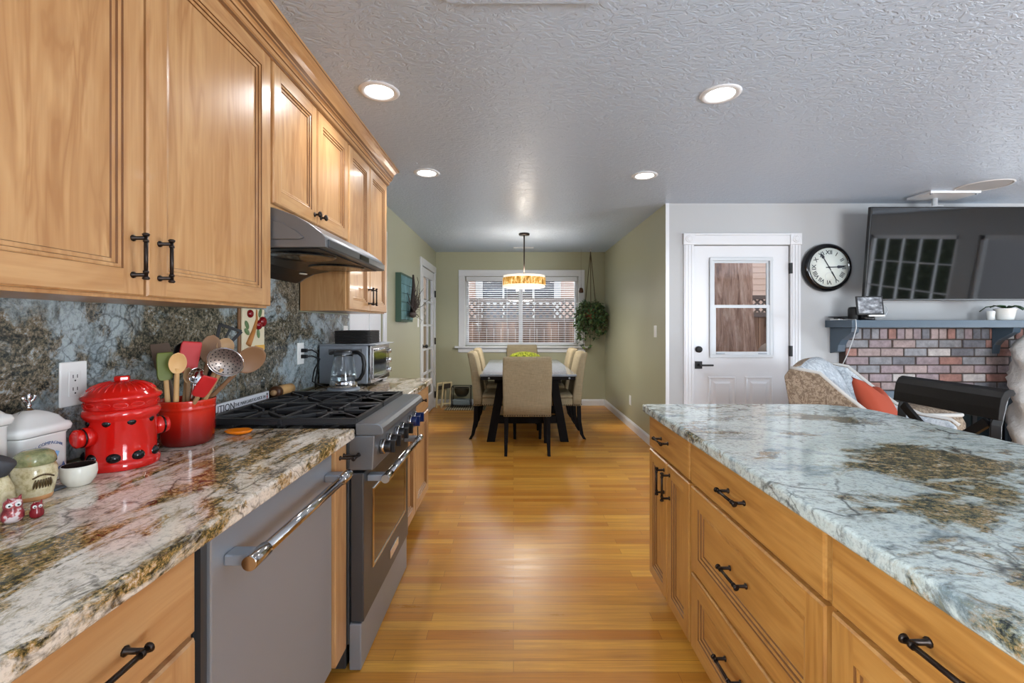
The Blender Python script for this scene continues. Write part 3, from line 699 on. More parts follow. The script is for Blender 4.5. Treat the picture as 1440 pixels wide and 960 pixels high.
# burners and continuous grates
for ky, yc in enumerate((1.84, 2.19)):
    for xc in (-1.0, -.72):
        MB().lathe([(.075, .887), (.07, .892), (.05, .894), (.046, .9), (.05, .905), (.044, .911), (.0, .912)], (xc, yc, 0), 28).build('burner', M['iron'], rg)
def grate(y0, y1):
    b = MB(); zt = .921; t = .015; xa, xb = -1.145, -.575
    def r_(p0, p1, thk=t): b.bar((*p0, zt-thk/2), (*p1, zt-thk/2), t, thk)
    for p0, p1 in (((xa, y0+t/2), (xb, y0+t/2)), ((xa, y1-t/2), (xb, y1-t/2)), ((xa+t/2, y0), (xa+t/2, y1)), ((xb-t/2, y0), (xb-t/2, y1)), (((xa+xb)/2, y0), ((xa+xb)/2, y1))): r_(p0, p1, .024)
    yc = (y0+y1)/2
    for xc in (-1.0, -.72):
        for k in range(8):
            a = PI*k/4; q0 = .035; ex = .14; ey = (y1-y0)/2-t/2
            c_, s_ = math.cos(a), math.sin(a); L = min(ex/abs(c_) if abs(c_) > .01 else 9, ey/abs(s_) if abs(s_) > .01 else 9)
            b.bar((xc+q0*c_, yc+q0*s_, zt-.008), (xc+L*c_, yc+L*s_, zt-.008), .010, .016)
    for x in (xb-.05, xb-.11):          # the short fingers along the front edge
        for dy in (-.07, .07): b.bar((x-.08, yc+dy, zt-.006), (xb, yc+dy, zt-.006), .009, .012)
    for x in (xa+.01, xb-.01, (xa+xb)/2):
        for y in (y0+.02, y1-.02): b.box(x-.009, x+.009, y-.009, y+.009, .887, zt-.012)
    b.build('grate', M['iron'], rg, bevel=.0025)
grate(1.672, 2.014); grate(2.018, 2.362)

# ------------------------------------------------------------------ island
IX = .662
fi = face_T(-1, IX+.0)
def island_unit(y0, y1, label):
    t = thing('island_cabinet', label, 'cabinet', (IX, (y0+y1)/2, 0), 'island cabinets')
    MB().box(IX, 1.33, y0, y1, .09, .852).build('body', M['island_z'], t, bevel=.0015)
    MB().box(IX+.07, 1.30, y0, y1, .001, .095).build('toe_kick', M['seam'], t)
    return t
ia = island_unit(1.656, 2.155, 'island cabinet with slim drawer over two doors at the far end')
d = panel_front('drawer', fi, 1.664, 2.147, .697, .842, ia, 'island', 'y', slab=True); pull(fi, 1.93, .772, .10, False, .021, d)
for y0, y1, hy in ((1.664, 1.900, 1.868), (1.906, 2.147, 1.938)):
    d = panel_front('door', fi, y0, y1, .105, .685, ia, 'island', st=.05); pull(fi, hy, .60, .11, True, .021, d)
ib = island_unit(.930, 1.654, 'island cabinet with three stacked drawers in the middle')
d = panel_front('drawer', fi, .938, 1.646, .697, .842, ib, 'island', 'y', slab=True); pull(fi, 1.31, .770, .11, False, .021, d)
d = panel_front('drawer', fi, .938, 1.646, .385, .685, ib, 'island', 'y'); pull(fi, 1.30, .545, .11, False, .021, d)
d = panel_front('drawer', fi, .938, 1.646, .105, .373, ib, 'island', 'y'); pull(fi, 1.33, .255, .11, False, .021, d)
ic = island_unit(.38, .928, 'island cabinet nearest the camera at the right edge')
d = panel_front('drawer', fi, .388, .920, .697, .842, ic, 'island', 'y', slab=True); pull(fi, .655, .775, .11, False, .021, d)
for y0, y1 in ((.388, .652), (.658, .920)): panel_front('door', fi, y0, y1, .105, .685, ic, 'island')
worktop('countertop', 'pale blue and olive granite island countertop on the right', .612, 1.60, .34, 2.166, .852, CT, M['granite_island'], .009, corner=.22)

# ------------------------------------------------------------------ wall plates
def duplex_x(label, y, z, x):
    t = thing('wall_outlet', label, 'outlet', (x, y, z))
    MB().box(x, x+.006, y-.038, y+.038, z-.06, z+.06).build('plate', M['white_plastic'], t, bevel=.003)
    f = MB().box(x+.006, x+.009, y-.017, y+.017, z-.034, z+.034).build('receptacle', M['white_plastic'], t, bevel=.0015)
    b = MB()
    for dz in (.017, -.017):
        for dy in (-.006, .006): b.box(x+.0088, x+.0094, y+dy-.001, y+dy+.001, z+dz-.001, z+dz+.008)
        b.cyl((x+.0086, y, z+dz-.008), (x+.0094, y, z+dz-.008), .0022, 10)
    b.build('slots', M['black'], f); return t
WX = XL+.022
duplex_x('white wall outlet on the backsplash behind the red jar', 1.235, 1.105, WX)
duplex_x('white wall outlet with two black plugs left of the toaster oven', 2.555, 1.105, WX)
for z0, z1, yo, lab in ((1.122, 1.0, .0, 'upper black power cord looping from the outlet behind the toaster'), (1.088, .95, .03, 'lower black power cord hanging from the outlet behind the toaster')):
    b = MB(); b.box(WX+.0096, WX+.04, 2.545, 2.565, z0-.010, z0+.010)
    b.tube([(WX+.038, 2.555, z0), (WX+.06, 2.57, z0+.002), (WX+.07, 2.62+yo, z0-.02), (WX+.055-yo, 2.66+yo, z0-.08), (WX+.045-yo, 2.67+yo, .99), (WX+.03-yo, 2.68+yo, .93), (WX+.025+yo, 2.70+yo, CT+.005)], .0045, 8)
    tag(b.build('power_cord', M['black'], origin=(WX+.01, 2.555, z0), bevel=.002), lab, 'cord')
t = thing('wall_switch', 'white wall switch on the backsplash edge behind the toaster', 'switch', (WX, 3.24, 1.2))
MB().box(WX, WX+.006, 3.2, 3.28, 1.14, 1.26).build('plate', M['white_plastic'], t, bevel=.003); MB().box(WX+.006, WX+.01, 3.225, 3.255, 1.17, 1.23).build('rocker', M['white_plastic'], t, bevel=.002)
t = thing('wall_switch', 'white wall switch on the green wall right of the dining room', 'switch', (XR, 4.61, 1.2))
MB().box(XR-.006, XR, 4.57, 4.65, 1.14, 1.26).build('plate', M['white_plastic'], t, bevel=.003); MB().box(XR-.011, XR-.006, 4.592, 4.628, 1.167, 1.233).build('rocker', M['white_plastic'], t, bevel=.002)
t = thing('wall_outlet', 'white wall outlet low on the green wall above the baseboard', 'outlet', (XR, 5.6, .34))
MB().box(XR-.006, XR, 5.56, 5.64, .28, .40).build('plate', M['white_plastic'], t, bevel=.003); MB().box(XR-.009, XR-.006, 5.583, 5.617, .306, .374).build('receptacle', M['white_plastic'], t, bevel=.0015)

# ------------------------------------------------------------------ canisters
def canister(label, yc, wy, h, xf, dx):
    xc = xf-dx/2; t = thing('canister', label, 'canister', (xc, yc, CT), 'white ceramic canisters')
    def sq(hx, hy, z, r=.012):
        pts = []
        for sx, sy, a0 in ((1, 1, 0), (-1, 1, 90), (-1, -1, 180), (1, -1, 270)):
            for k in range(4): a = R(a0+k*30); pts.append((xc+sx*(hx-r)+r*math.cos(a), yc+sy*(hy-r)+r*math.sin(a), z))
        return pts
    hx, hy = dx/2, wy/2
    MB().loft([sq(hx-.006, hy-.006, CT+.0005), sq(hx-.003, hy-.003, CT+.006), sq(hx-.003, hy-.003, CT+h-.026), sq(hx-.001, hy-.001, CT+h-.022)]).build('jar', M['white_ceramic'], t)
    b = MB(); b.loft([sq(hx-.002, hy-.002, CT+h-.0215), sq(hx+.003, hy+.003, CT+h-.018), sq(hx+.005, hy+.005, CT+h-.008), sq(hx+.002, hy+.002, CT+h), sq(hx-.004, hy-.004, CT+h+.003), sq(hx*.72, hy*.78, CT+h+.018), sq(hx*.45, hy*.55, CT+h+.028), sq(hx*.25, hy*.32, CT+h+.034), sq(hx*.12, hy*.16, CT+h+.036, .004)])
    lid = b.build('lid', M['white_ceramic'], t)
    zt = CT+h+.036; b = MB(); b.lathe([(.010, 0), (.006, .004), (.0035, .008), (.006, .011), (.0035, .014), (.003, .02)], (xc, yc, zt), 14)
    b.ball((xc, yc, zt+.03), .005, .005, .012, 10, 8)
    for s in (-1, 1): b.tube([(xc, yc+s*.002, zt+.018), (xc, yc+s*.010, zt+.024), (xc, yc+s*.014, zt+.032), (xc, yc+s*.010, zt+.035)], [.003, .004, .004, .002], 8)
    b.build('finial', M['chrome'], lid); return t
CXF = -1.098
c1 = canister('white canister with blue picture and silver finial left of the red jar', 1.072, .118, .138, CXF, .088)
canister('larger white canister at the left picture edge beside the smaller one', .922, .155, .178, CXF, .088)
def arc(cy, cz, rad, k=1.0): return lambda v: Vector((CXF-.0022+v.z, cy+rad*math.sin(v.x/rad), cz-rad+(rad+v.y)*math.cos(v.x/rad)))
text_mesh('lettering', 'LA COMPAGNIE', .0105, None, M['ink_blue'], c1, .0003, arc(1.076, .985, .06))
b = MB(); fy = 1.075; fz = .955
b.prism([(.018*math.cos(a)+.0, .007*math.sin(a)) for a in [2*PI*k/16 for k in range(16)]], lambda u, v, w_: (CXF-.0026+w_, fy-.005+u, fz+.008+v), 0, .0006)
b.prism([(0, 0), (.012, .008), (.02, .004), (.016, -.006), (.004, -.02), (-.003, -.03), (-.006, -.012)], lambda u, v, w_: (CXF-.0026+w_, fy+.008+u, fz+v), 0, .0008, 1)
b.prism([(0, 0), (.016, .004), (.02, .012), (.024, .002), (.014, -.006), (.002, -.004)], lambda u, v, w_: (CXF-.0026+w_, fy+.018+u, fz-.035+v), 0, .0008)
M['ink_pale'] = mat('pale blue ink', rgb(130, 175, 215), .4)
b.build('blue_picture', [M['ink_blue'], M['ink_pale']], c1)

# ------------------------------------------------------------------ pottery by the canisters
M['pottery'] = mat('speckled sand pottery', rgb(206, 192, 154), .25, coat=.3); q = NB(M['pottery']); q.col(q.ramp(q.noise(q.coord(), 60, 5, .7), [(.3, rgb(150, 132, 88)), (.5, rgb(206, 192, 152)), (.7, rgb(222, 212, 180))]))
M['pottery_green'] = mat('mossy green glaze', rgb(132, 134, 92), .25, coat=.3); q = NB(M['pottery_green']); q.col(q.ramp(q.noise(q.coord(), 45, 6, .7), [(.35, rgb(104, 110, 76)), (.55, rgb(150, 148, 104)), (.7, rgb(176, 122, 70))]))
M['clay'] = mat('bare orange clay', rgb(206, 150, 98), .6)
t = thing('pottery_jar', 'squat sand coloured pottery jar with green glazed lid', 'jar', (-1.034, .983, CT))
MB().lathe([(0, .0005), (0.02736, .0005), (0.02888, .006), (0.02926, .010), (0.03344, .03), (0.03648, .05), (0.03572, .066), (0.03268, .074), (0.03116, .075), (0, .075)], (-1.034, .983, CT), 40, [1, 1, 1, 0, 0, 0, 0, 0, 0]).build('body', [M['pottery'], M['clay']], t)
MB().lathe([(0.03192, .0752), (0.03458, .078), (0.0342, .087), (0.0304, .097), (0.02128, .104), (0.00912, .106), (0, .1065)], (-1.034, .983, CT), 40).build('lid', M['pottery_green'], t)
M['brown_glaze'] = mat('brown painted motif', rgb(86, 66, 34), .35)
b = MB()
def on_jar(a, h, r): return Vector((-1.034+r*math.cos(a), .983+r*math.sin(a), CT+h))
for k in range(7):
    a0 = -.62+.02*k; pts = [on_jar(-.72+.11*k+.02*j*(k-3)*.6, .047-.0065*j, (.0368 if j < 2 else .0351 if j < 3 else .0327)) for j in range(4)]
    b.tube(pts, [.0012, .002, .0022, .001], 6)
for k in range(10): b.tube([on_jar(-.85+.1*k, .05+.006*math.sin(k*.35), .0368), on_jar(-.75+.1*k, .05+.006*math.sin((k+1)*.35), .0368)], .0018, 6)
b.build('leaf_motif', M['brown_glaze'], t)
t = thing('pottery_bottle', 'sand pottery bottle with slanted dark grey stopper at the left edge', 'bottle', (-1.02, .895, CT))
MB().lathe([(0, .0005), (0.0216, .0005), (0.0252, .01), (0.02808, .03), (0.02664, .05), (0.02016, .068), (0.01728, .075), (0, .075)], (-1.02, .895, CT), 36).build('body', M['pottery'], t)
M['grey_rubber'] = mat('dark grey stopper', rgb(62, 62, 66), .6)
MB().tube([(-1.025, .892, CT+.0755), (-1.012, .902, CT+.105), (-1.010, .9035, CT+.109)], [.019, .022, .019], 28).build('stopper', M['grey_rubber'], t)
M['owl'] = mat('red white painted ceramic', rgb(166, 60, 66), .3, coat=.3); q = NB(M['owl']); q.col(q.ramp(q.noise(q.coord(), 55, 3, .6), [(.42, rgb(120, 30, 40)), (.52, rgb(176, 70, 74)), (.58, rgb(226, 208, 206))]))
def owl(label, c, s, m):
    c = Vector(c); t = thing('owl_figurine', label, 'figurine', c)
    b = MB(); b.lathe([(.0, .0003), (.015*s, .0003), (.019*s, .008*s), (.019*s, .02*s), (.015*s, .03*s), (.016*s, .036*s), (.015*s, .045*s), (.010*s, .05*s), (.0, .052*s)], c, 24)
    for d in (-1, 1): b.tube([c+Vector((.004*s, d*.009*s, .046*s)), c+Vector((.004*s, d*.014*s, .056*s))], [.005*s, .001*s], 8)
    b.build('body', m, t)
    dr = Vector((.8, -.6, 0)); rt = Vector((.6, .8, 0))
    for d in (-1, 1):
        e = c+dr*.0145*s+rt*(d*.007*s)+Vector((0, 0, .040*s)); b = MB(); b.ball(e, .0055*s, .0055*s, .0055*s, 14, 8); ey = b.build('eye', M['white_ceramic'], t)
        MB().ball(e+dr*.0045*s, .0022*s, .0022*s, .0022*s, 10, 6).build('pupil', M['black'], ey)
    return t
owl('larger red and white owl figurine in front of the pottery bottle', (-.955, .868, CT), .85, M['owl'])
owl('small dark red owl figurine beside the larger owl', (-.930, .888, CT), .56, mat('dark red ceramic', rgb(130, 24, 34), .25, coat=.3))
M['bowl_dark'] = mat('dark brown glaze inside bowl', rgb(46, 34, 30), .2)
t = thing('small_bowl', 'small cream bowl with dark glazed inside beside the red jar', 'bowl', (-1.02, 1.068, CT))
MB().lathe([(0, .0005), (0.02128, .0005), (0.0228, .003), (0.0304, .014), (0.03382, .028), (0.03306, .042), (0.03192, .047), (0.0304, .047)], (-1.02, 1.068, CT), 40).build('outside', M['cream'], t)
MB().lathe([(0.0304, .047), (0.03116, .04), (0.03116, .028), (0.02736, .016), (0.01824, .007), (0, .006)], (-1.02, 1.068, CT), 40).build('inside', M['bowl_dark'], t)
M['slate'] = mat('dark grey slate', rgb(84, 88, 94), .5)
tag(MB().box(-1.075, -1.028, 1.02, 1.05, CT+.0005, CT+.006).build('coaster', M['slate'], origin=(-1.05, 1.035, CT), bevel=.002), 'grey slate coaster between the pottery jar and small bowl', 'coaster')

# ------------------------------------------------------------------ red hydrant cookie jar
HXc, HYc = -1.053, 1.225; hc = (HXc, HYc, CT)
t = thing('cookie_jar', 'glossy red hydrant shaped cookie jar with black trim', 'cookie jar', hc)
MB().lathe([(0, .0005), (0.08034, .0005), (0.08268, .004), (0.08268, .018), (0.07956, .023), (0.07566, .026), (0.07449, .03), (0.07449, .135), (0.07722, .14), (0.08112, .146), (0.08346, .155), (0.08112, .164), (0.07722, .168), (0.0741, .168), (0, .168)], hc, 56).build('body', M['red'], t)
lid = MB().lathe([(0.07644, .1685), (0.07878, .171), (0.07878, .192), (0.08424, .195), (0.08658, .200), (0.08502, .206), (0.078, .210), (0.07332, .217), (0.0624, .228), (0.04524, .237), (0.0234, .2425), (0.01716, .2435), (0, .2435)], hc, 56).build('lid', M['red'], t)
b = MB()
for k in range(28):
    a = 2*PI*k/28; f = lambda r, h: Vector((HXc+r*math.cos(a), HYc+r*math.sin(a), CT+h))
    b.tube([f(0.07176, .2185), f(0.0624, .2285), (f(0.04524, .2375)), f(0.02652, .2425)], [.0016, .0024, .002, .001], 6)
b.build('ribs', M['red'], lid)
MB().lathe([(0, .243), (0.01872, .243), (0.01872, .254), (0.01638, .258), (0, .258)], hc, 6, smooth=False).build('finial', M['red'], lid, bevel=.003)
b = MB()
for k in range(14):
    a = 2*PI*k/14; p = Vector((HXc+.0790*math.cos(a), HYc+.0790*math.sin(a), CT+.1815)); tx = Vector((-math.sin(a), math.cos(a), 0))
    b.tube([p+tx*.0145*math.cos(2*PI*j/14)+Vector((0, 0, .0062*math.sin(2*PI*j/14)))-Vector((math.cos(a), math.sin(a), 0))*(.0016*abs(math.cos(2*PI*j/14))) for j in range(15)], .0012, 6, cap=False)
b.build('rim_relief', M['red'], lid)
cap_dirs = (R(-109), R(60))
for a in cap_dirs:
    dr = Vector((math.cos(a), math.sin(a), 0)); o = Vector((HXc, HYc, CT+.098))
    cp_ = MB().tube([o+dr*.07, o+dr*.086, o+dr*.088, o+dr*.090], [.027, .027, .026, .022], 28).build('hose_cap', M['red'], t)
    MB().tube([o+dr*.0895, o+dr*.093], [.0262, .0262], 28).build('cap_ring', M['black_gloss'], cp_)
    MB().tube([o+dr*.093, o+dr*.103, o+dr*.107], [.0255, .0245, .016], 24).build('cap_front', M['red'], cp_)
for k in range(9):
    a = 2*PI*k/9+.1
    for h, r_, s_ in ((.133, .0648, .0135), (.036, .0665, .0170)):
        p = Vector((HXc+r_*math.cos(a+(.2 if h < .1 else 0)), HYc+r_*math.sin(a+(.2 if h < .1 else 0)), CT+h)); MB().ball(p, s_, s_, s_*.95, 14, 8).build('bolt', M['black_gloss'], t)

t.scale = (1, 1, .925)

# ------------------------------------------------------------------ red crock
KX, KY, KR = -1.04, 1.452, .094; kc = (KX, KY, CT)
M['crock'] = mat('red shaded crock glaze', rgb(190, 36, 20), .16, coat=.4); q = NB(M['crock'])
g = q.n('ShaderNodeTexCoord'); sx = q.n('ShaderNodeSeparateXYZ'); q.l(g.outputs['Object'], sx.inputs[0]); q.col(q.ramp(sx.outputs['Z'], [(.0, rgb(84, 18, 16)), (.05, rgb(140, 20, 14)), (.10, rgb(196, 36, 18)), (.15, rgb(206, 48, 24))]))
t = thing('utensil_crock', 'wide red ceramic crock full of kitchen utensils', 'crock', kc)
MB().lathe([(0, .0005), (0.06806, .0005), (0.07138, .003), (0.07304, .01), (0.07428, .02), (0.07636, .105), (0.07677, .112), (0.0776, .113), (0.0776, .116), (0.07677, .117), (0.07677, .122), (0.07802, .135), (0.07843, .139), (0.07719, .141), (0.07511, .140), (0.07387, .13), (0.07138, .02), (0.06889, .014), (0, .013)], kc, 56).build('body', M['crock'], t)
text_mesh('embossed_lettering', 'LE CREUSET', .0155, None, M['crock'], t, .0009, lambda v: Vector((KX+(.0775+v.z)*math.cos(-.85+v.x/.0775), KY+(.0775+v.z)*math.sin(-.85+v.x/.0775), CT+.128+v.y)))

# ------------------------------------------------------------------ utensils in the crock
M['beech'] = mat('pale beech wood', rgb(214, 170, 112), .5); M['walnut'] = mat('brown wood', rgb(128, 92, 62), .5); M['olive_wood'] = mat('tan wood', rgb(168, 132, 92), .5)
M['grey_wood'] = mat('grey brown wood', rgb(108, 92, 80), .5); M['red_sil'] = mat('red silicone', rgb(186, 32, 34), .45); M['green_sil'] = mat('olive green silicone', rgb(104, 116, 34), .45)
M['skim'] = mat('dull perforated steel', rgb(150, 138, 130), .38, .75)
def utensil(name, label, head, base, wdt, hgt, mh, mhd, kind, lean=0.0, face=(.72, -.69, 0), hr=.006):
    "head: centre of the head in the scene; base: offset of the foot inside the crock"
    hd_ = Vector(head); ft = Vector((KX+base[0]*.75, KY+base[1]*.75, CT+.02)); wdt *= .94; hgt *= 1.06; ax = (hd_-ft).normalized()
    n = Vector(face).normalized(); n = (n-ax*n.dot(ax)).normalized(); u = ax.cross(n).normalized()
    t = thing(name, label, name.split('_')[-1], ft)
    top = hd_-ax*(hgt*.42); hw = MB()
    if kind in ('spoon', 'spatula', 'turner', 'skimmer', 'ladle'):
        bk = n*(-.007 if kind == 'spoon' else -.012 if kind == 'skimmer' else 0)
        hw.tube([ft, ft+(top-ft)*.6, top-ax*.01+bk*.7, top+ax*.012+bk], [hr*.9, hr, hr*.9, hr*.8], 12, up=u, squash=1.25 if kind != 'skimmer' else 1)
        hw.build('handle', mhd, t)
    b = MB()
    if kind == 'spoon':
        rings = []
        for i in range(13):
            s = -1+2*i/12; k = max(.04, math.sqrt(max(0, 1-s*s)))*(1 if s > 0 else (1-.12*s*s)); c = hd_+ax*(s*hgt/2)
            ring = []
            for j in range(20):
                a = 2*PI*j/20; dep = .010*(1-s*s)*(math.cos(a)**2)
                off = math.sin(a)*.0035-(.012*(1-s*s)*(1-math.cos(a)**2 if math.sin(a) > 0 else .75-.75*math.cos(a)**2))
                ring.append(c+u*(math.cos(a)*wdt/2*k)+n*off)
            rings.append(ring)
        b.loft(rings)
    elif kind in ('spatula', 'turner'):
        rings = []
        for s, k, th in ((-.5, .55, .006), (-.44, .85, .006), (-.3, .98, .006), (0, 1, .005), (.38, 1, .0035), (.46, .96, .003), (.5, .86, .002)):
            c = hd_+ax*(s*hgt)+u*(lean*s*wdt); hw_ = wdt/2*k
            rings.append([c+u*hw_*.94+n*th, c+u*hw_, c+u*hw_*.94-n*th, c-u*hw_*.94-n*th, c-u*hw_, c-u*hw_*.94+n*th])
        b.loft(rings, 0, True, False)
    elif kind == 'skimmer':
        rings = []; N = 36
        for i in range(8):
            s = i/7; rr = wdt/2*s; ring = []
            for j in range(N): a = 2*PI*j/N; ring.append(hd_+u*(rr*math.cos(a))+ax*(rr*.86*math.sin(a))-n*(.020*(1-s*s)))
            rings.append(ring)
        for i in range(7, -1, -1):
            s = i/7; rr = wdt/2*s; rings.append([hd_+u*(rr*math.cos(2*PI*j/N))+ax*(rr*.86*math.sin(2*PI*j/N))-n*(.020*(1-s*s)+.0012) for j in range(N)])
        b.loft(rings)
    elif kind == 'ladle':
        rings = []; N = 28
        for i in range(7):
            s = i/6; rr = wdt/2*math.sin(s*PI/2); rings.append([hd_+u*(rr*math.cos(2*PI*j/N))+ax*(rr*math.sin(2*PI*j/N))-n*(.03*math.cos(s*PI/2)) for j in range(N)])
        for i in range(6, -1, -1):
            s = i/6; rr = wdt/2*.95*math.sin(s*PI/2); rings.append([hd_+u*(rr*math.cos(2*PI*j/N))+ax*(rr*math.sin(2*PI*j/N))-n*(.027*math.cos(s*PI/2)) for j in range(N)])
        b.loft(rings)
    hh = b.build('head', mh, t, bevel=.0015 if kind in ('spatula', 'turner') else 0)
    if kind == 'skimmer':
        b = MB()
        for ring_r, cnt in ((.22, 5), (.42, 10), (.62, 15), (.82, 20)):
            for j in range(cnt):
                a = 2*PI*j/cnt+ring_r; c = hd_+u*(wdt/2*ring_r*math.cos(a))+ax*(wdt/2*.86*ring_r*math.sin(a))-n*(.020*(1-ring_r**2))
                b.tube([c-n*.003, c+n*.0012], [.0021, .0021], 8)
        b.build('holes', M['black_matte'], hh)
        b = MB(); b.tube([hd_+u*(wdt/2*math.cos(2*PI*j/36))+ax*(wdt/2*.86*math.sin(2*PI*j/36)) for j in range(37)], .0018, 8, cap=False); b.build('rim', M['chrome'], hh)
    return t
utensil('wooden_spatula', 'wide grey brown wooden spatula at the left back of the crock', P(229, 503, 1.50), (.0, -.03), .058, .10, M['grey_wood'], M['grey_wood'], 'spatula')
utensil('silicone_spatula', 'olive green silicone spatula with pale wooden handle', P(232, 515, 1.42), (-.03, -.055), .046, .082, M['green_sil'], M['beech'], 'spatula', .1)
utensil('wooden_spoon', 'pale beech wooden spoon in front of the green spatula', P(250, 511, 1.39), (-.01, -.062), .050, .064, M['beech'], M['beech'], 'spoon')
utensil('serving_ladle', 'black nylon ladle behind the red spatula', P(265, 496, 1.55), (.0, -.01), .09, .09, M['black'], M['black'], 'ladle')
utensil('silicone_spatula', 'upright red silicone spatula in the middle of the crock', P(266, 502, 1.475), (-.02, -.01), .062, .096, M['red_sil'], M['olive_wood'], 'spatula', .15)
utensil('wooden_spoon', 'tall dark brown wooden spoon behind the skimmer', P(296, 491, 1.53), (.0, .03), .066, .094, M['walnut'], M['walnut'], 'spoon')
utensil('wooden_spoon', 'small tan wooden spoon above the skimmer', P(317, 487, 1.565), (.0, .0), .058, .058, M['olive_wood'], M['olive_wood'], 'spoon')
utensil('slotted_skimmer', 'round perforated metal skimmer with wooden handle', P(317, 509, 1.43), (.0, -.02), .110, .09, M['skim'], M['olive_wood'], 'skimmer', 0, (.55, -.75, .35), .007)
utensil('wooden_spoon', 'big dark brown wooden spoon leaning far right', P(352, 506, 1.52), (-.068, -.015), .086, .100, M['walnut'], M['walnut'], 'spoon')
utensil('silicone_spatula', 'short red silicone spatula leaning right at the crock front', P(287, 543, 1.395), (-.03, -.04), .046, .070, M['red_sil'], M['olive_wood'], 'spatula', .1)
utensil('measuring_spoon', 'polished metal spoon between the red spatulas', P(276, 528, 1.43), (.01, -.03), .044, .05, M['chrome'], M['chrome'], 'spoon')
utensil('wooden_spoon', 'short tan wooden spoon behind the polished metal spoon', P(265, 528, 1.45), (.0, .0), .03, .05, M['olive_wood'], M['olive_wood'], 'spoon')
ft = Vector((KX+.0, KY-.02, CT+.02)); hp = P(318, 470, 1.60)
t = thing('slotted_turner', 'black nylon turner with open frame at the back of the crock', 'turner', ft)
ax = (hp-ft).normalized(); n_ = Vector((.72, -.69, 0)); n_ = (n_-ax*n_.dot(ax)).normalized(); u_ = ax.cross(n_).normalized()
MB().tube([ft, hp-ax*.03], .006, 12).build('handle', M['black'], t)
b = MB(); c_ = [hp-ax*.03-u_*.02, hp-ax*.03+u_*.02, hp+ax*.03+u_*.042, hp+ax*.026-u_*.030]
for k in range(4): b.bar(c_[k], c_[(k+1) % 4], .011, .004, up=n_)
b.bar((c_[0]+c_[1])/2, (c_[2]+c_[3])/2, .008, .004, up=n_)
b.build('blade', M['black'], t, bevel=.001)

# ------------------------------------------------------------------ other things near the cooktop
def at_wall(y): return XL+.0225
sg = thing('kitchen_sign', 'narrow white lettered sign standing on the back edge of the range', 'sign', (XL+.045, 1.92, .9055))
SX = XL+.052
M['sign_white'] = mat('white painted wood', rgb(214, 216, 222), .5)
MB().box(SX-.014, SX, 1.66, 2.175, .9057, .950).build('board', M['sign_white'], sg, bevel=.001)
MS = lambda y, z: Matrix(((0, 0, 1, SX+.0004), (1, 0, 0, y), (0, 1, 0, z), (0, 0, 0, 1)))
text_mesh('lettering', 'CAUTION', .042, MS(1.812, .927), M['ink_black'], sg)
text_mesh('lettering', 'THE MARGARITAS KICK IN', .020, MS(2.025, .928), M['ink_black'], sg)
b = MB(); b.prism([(.006*math.cos(a), .006*math.sin(a)) for a in [2*PI*k/12 for k in range(12)]], lambda u, v, w_: (SX+w_, 2.158+u, .938+v), 0, .0008)
b.prism([(-.006, .0), (.006, .0), (.002, -.012), (.003, -.02), (-.003, -.02), (-.002, -.012)], lambda u, v, w_: (SX+w_, 2.158+u, .931+v), 0, .0008, 1)
b.build('printed_figure', [M['ink_black'], mat('dark red ink', rgb(150, 30, 40), .5)], sg)
t = thing('rolling_pin', 'small carved wooden rolling pin behind the cooktop', 'rolling pin', (XL+.06, 2.23, .93))
M['dark_wood'] = mat('dark brown turned wood', rgb(74, 44, 24), .4)
zr = .9055+.030
b = MB(); px_ = XL+.0565
b.lathe([(.0, .0), (.027, .0), (.029, .004), (.029, .03), (.026, .034), (.023, .04), (.027, .05), (.024, .06), (.028, .07), (.025, .08), (.028, .09), (.026, .16), (.0, .16)], (px_, 2.215, zr), 28, [1, 1, 1, 1, 0, 0, 0, 0, 0, 0, 0, 0], 'y')
b.build('roller', [M['beech'], M['dark_wood']], t)
MB().lathe([(.0, -.018), (.012, -.018), (.014, -.012), (.014, -.002), (.010, .0)], (px_, 2.215, zr), 20, 0, 'y').build('handle', M['olive_wood'], t)
t = thing('fruit_plaque', 'ceramic fruit plaque with red apples hanging on the backsplash', 'plaque', (XL+.03, 2.11, 1.25))
x = XL+.0225
M['plaque'] = mat('cream painted plaque', rgb(220, 208, 178), .4); M['leaf_paint'] = mat('painted green leaf', rgb(92, 116, 74), .5); M['apple'] = mat('dark red glazed apple', rgb(122, 16, 24), .15); M['wood_paint'] = mat('painted brown branch', rgb(176, 116, 58), .5); M['yellow_paint'] = mat('painted yellow band', rgb(222, 170, 76), .5)
pl = MB().prism([(2.03, 1.14), (2.19, 1.14), (2.2, 1.16), (2.2, 1.335), (2.17, 1.36), (2.05, 1.36), (2.02, 1.335), (2.02, 1.16)], lambda u, v, w_: (w_, u, v), x, x+.014)
MB().box(x, x+.01, 2.016, 2.204, 1.138, 1.34).build('backing', M['walnut'], t, bevel=.003)
MB().box(x+.01, x+.019, 2.026, 2.2, 1.142, 1.338).build('tile', M['plaque'], t, bevel=.003)
MB().box(x+.019, x+.0205, 2.12, 2.198, 1.15, 1.172).build('yellow_band', M['yellow_paint'], t)
MB().tube([(x+.021, 2.06, 1.175), (x+.024, 2.075, 1.2), (x+.024, 2.1, 1.235), (x+.022, 2.13, 1.29), (x+.021, 2.13, 1.335)], [.014, .012, .009, .005, .003], 10).build('branch', M['wood_paint'], t)
for y, z, r_ in ((2.14, 1.265, .022), (2.175, 1.28, .024), (2.075, 1.315, .018)): MB().ball((x+.024, y, z), r_*.7, r_, r_, 18, 10).build('apple', M['apple'], t)
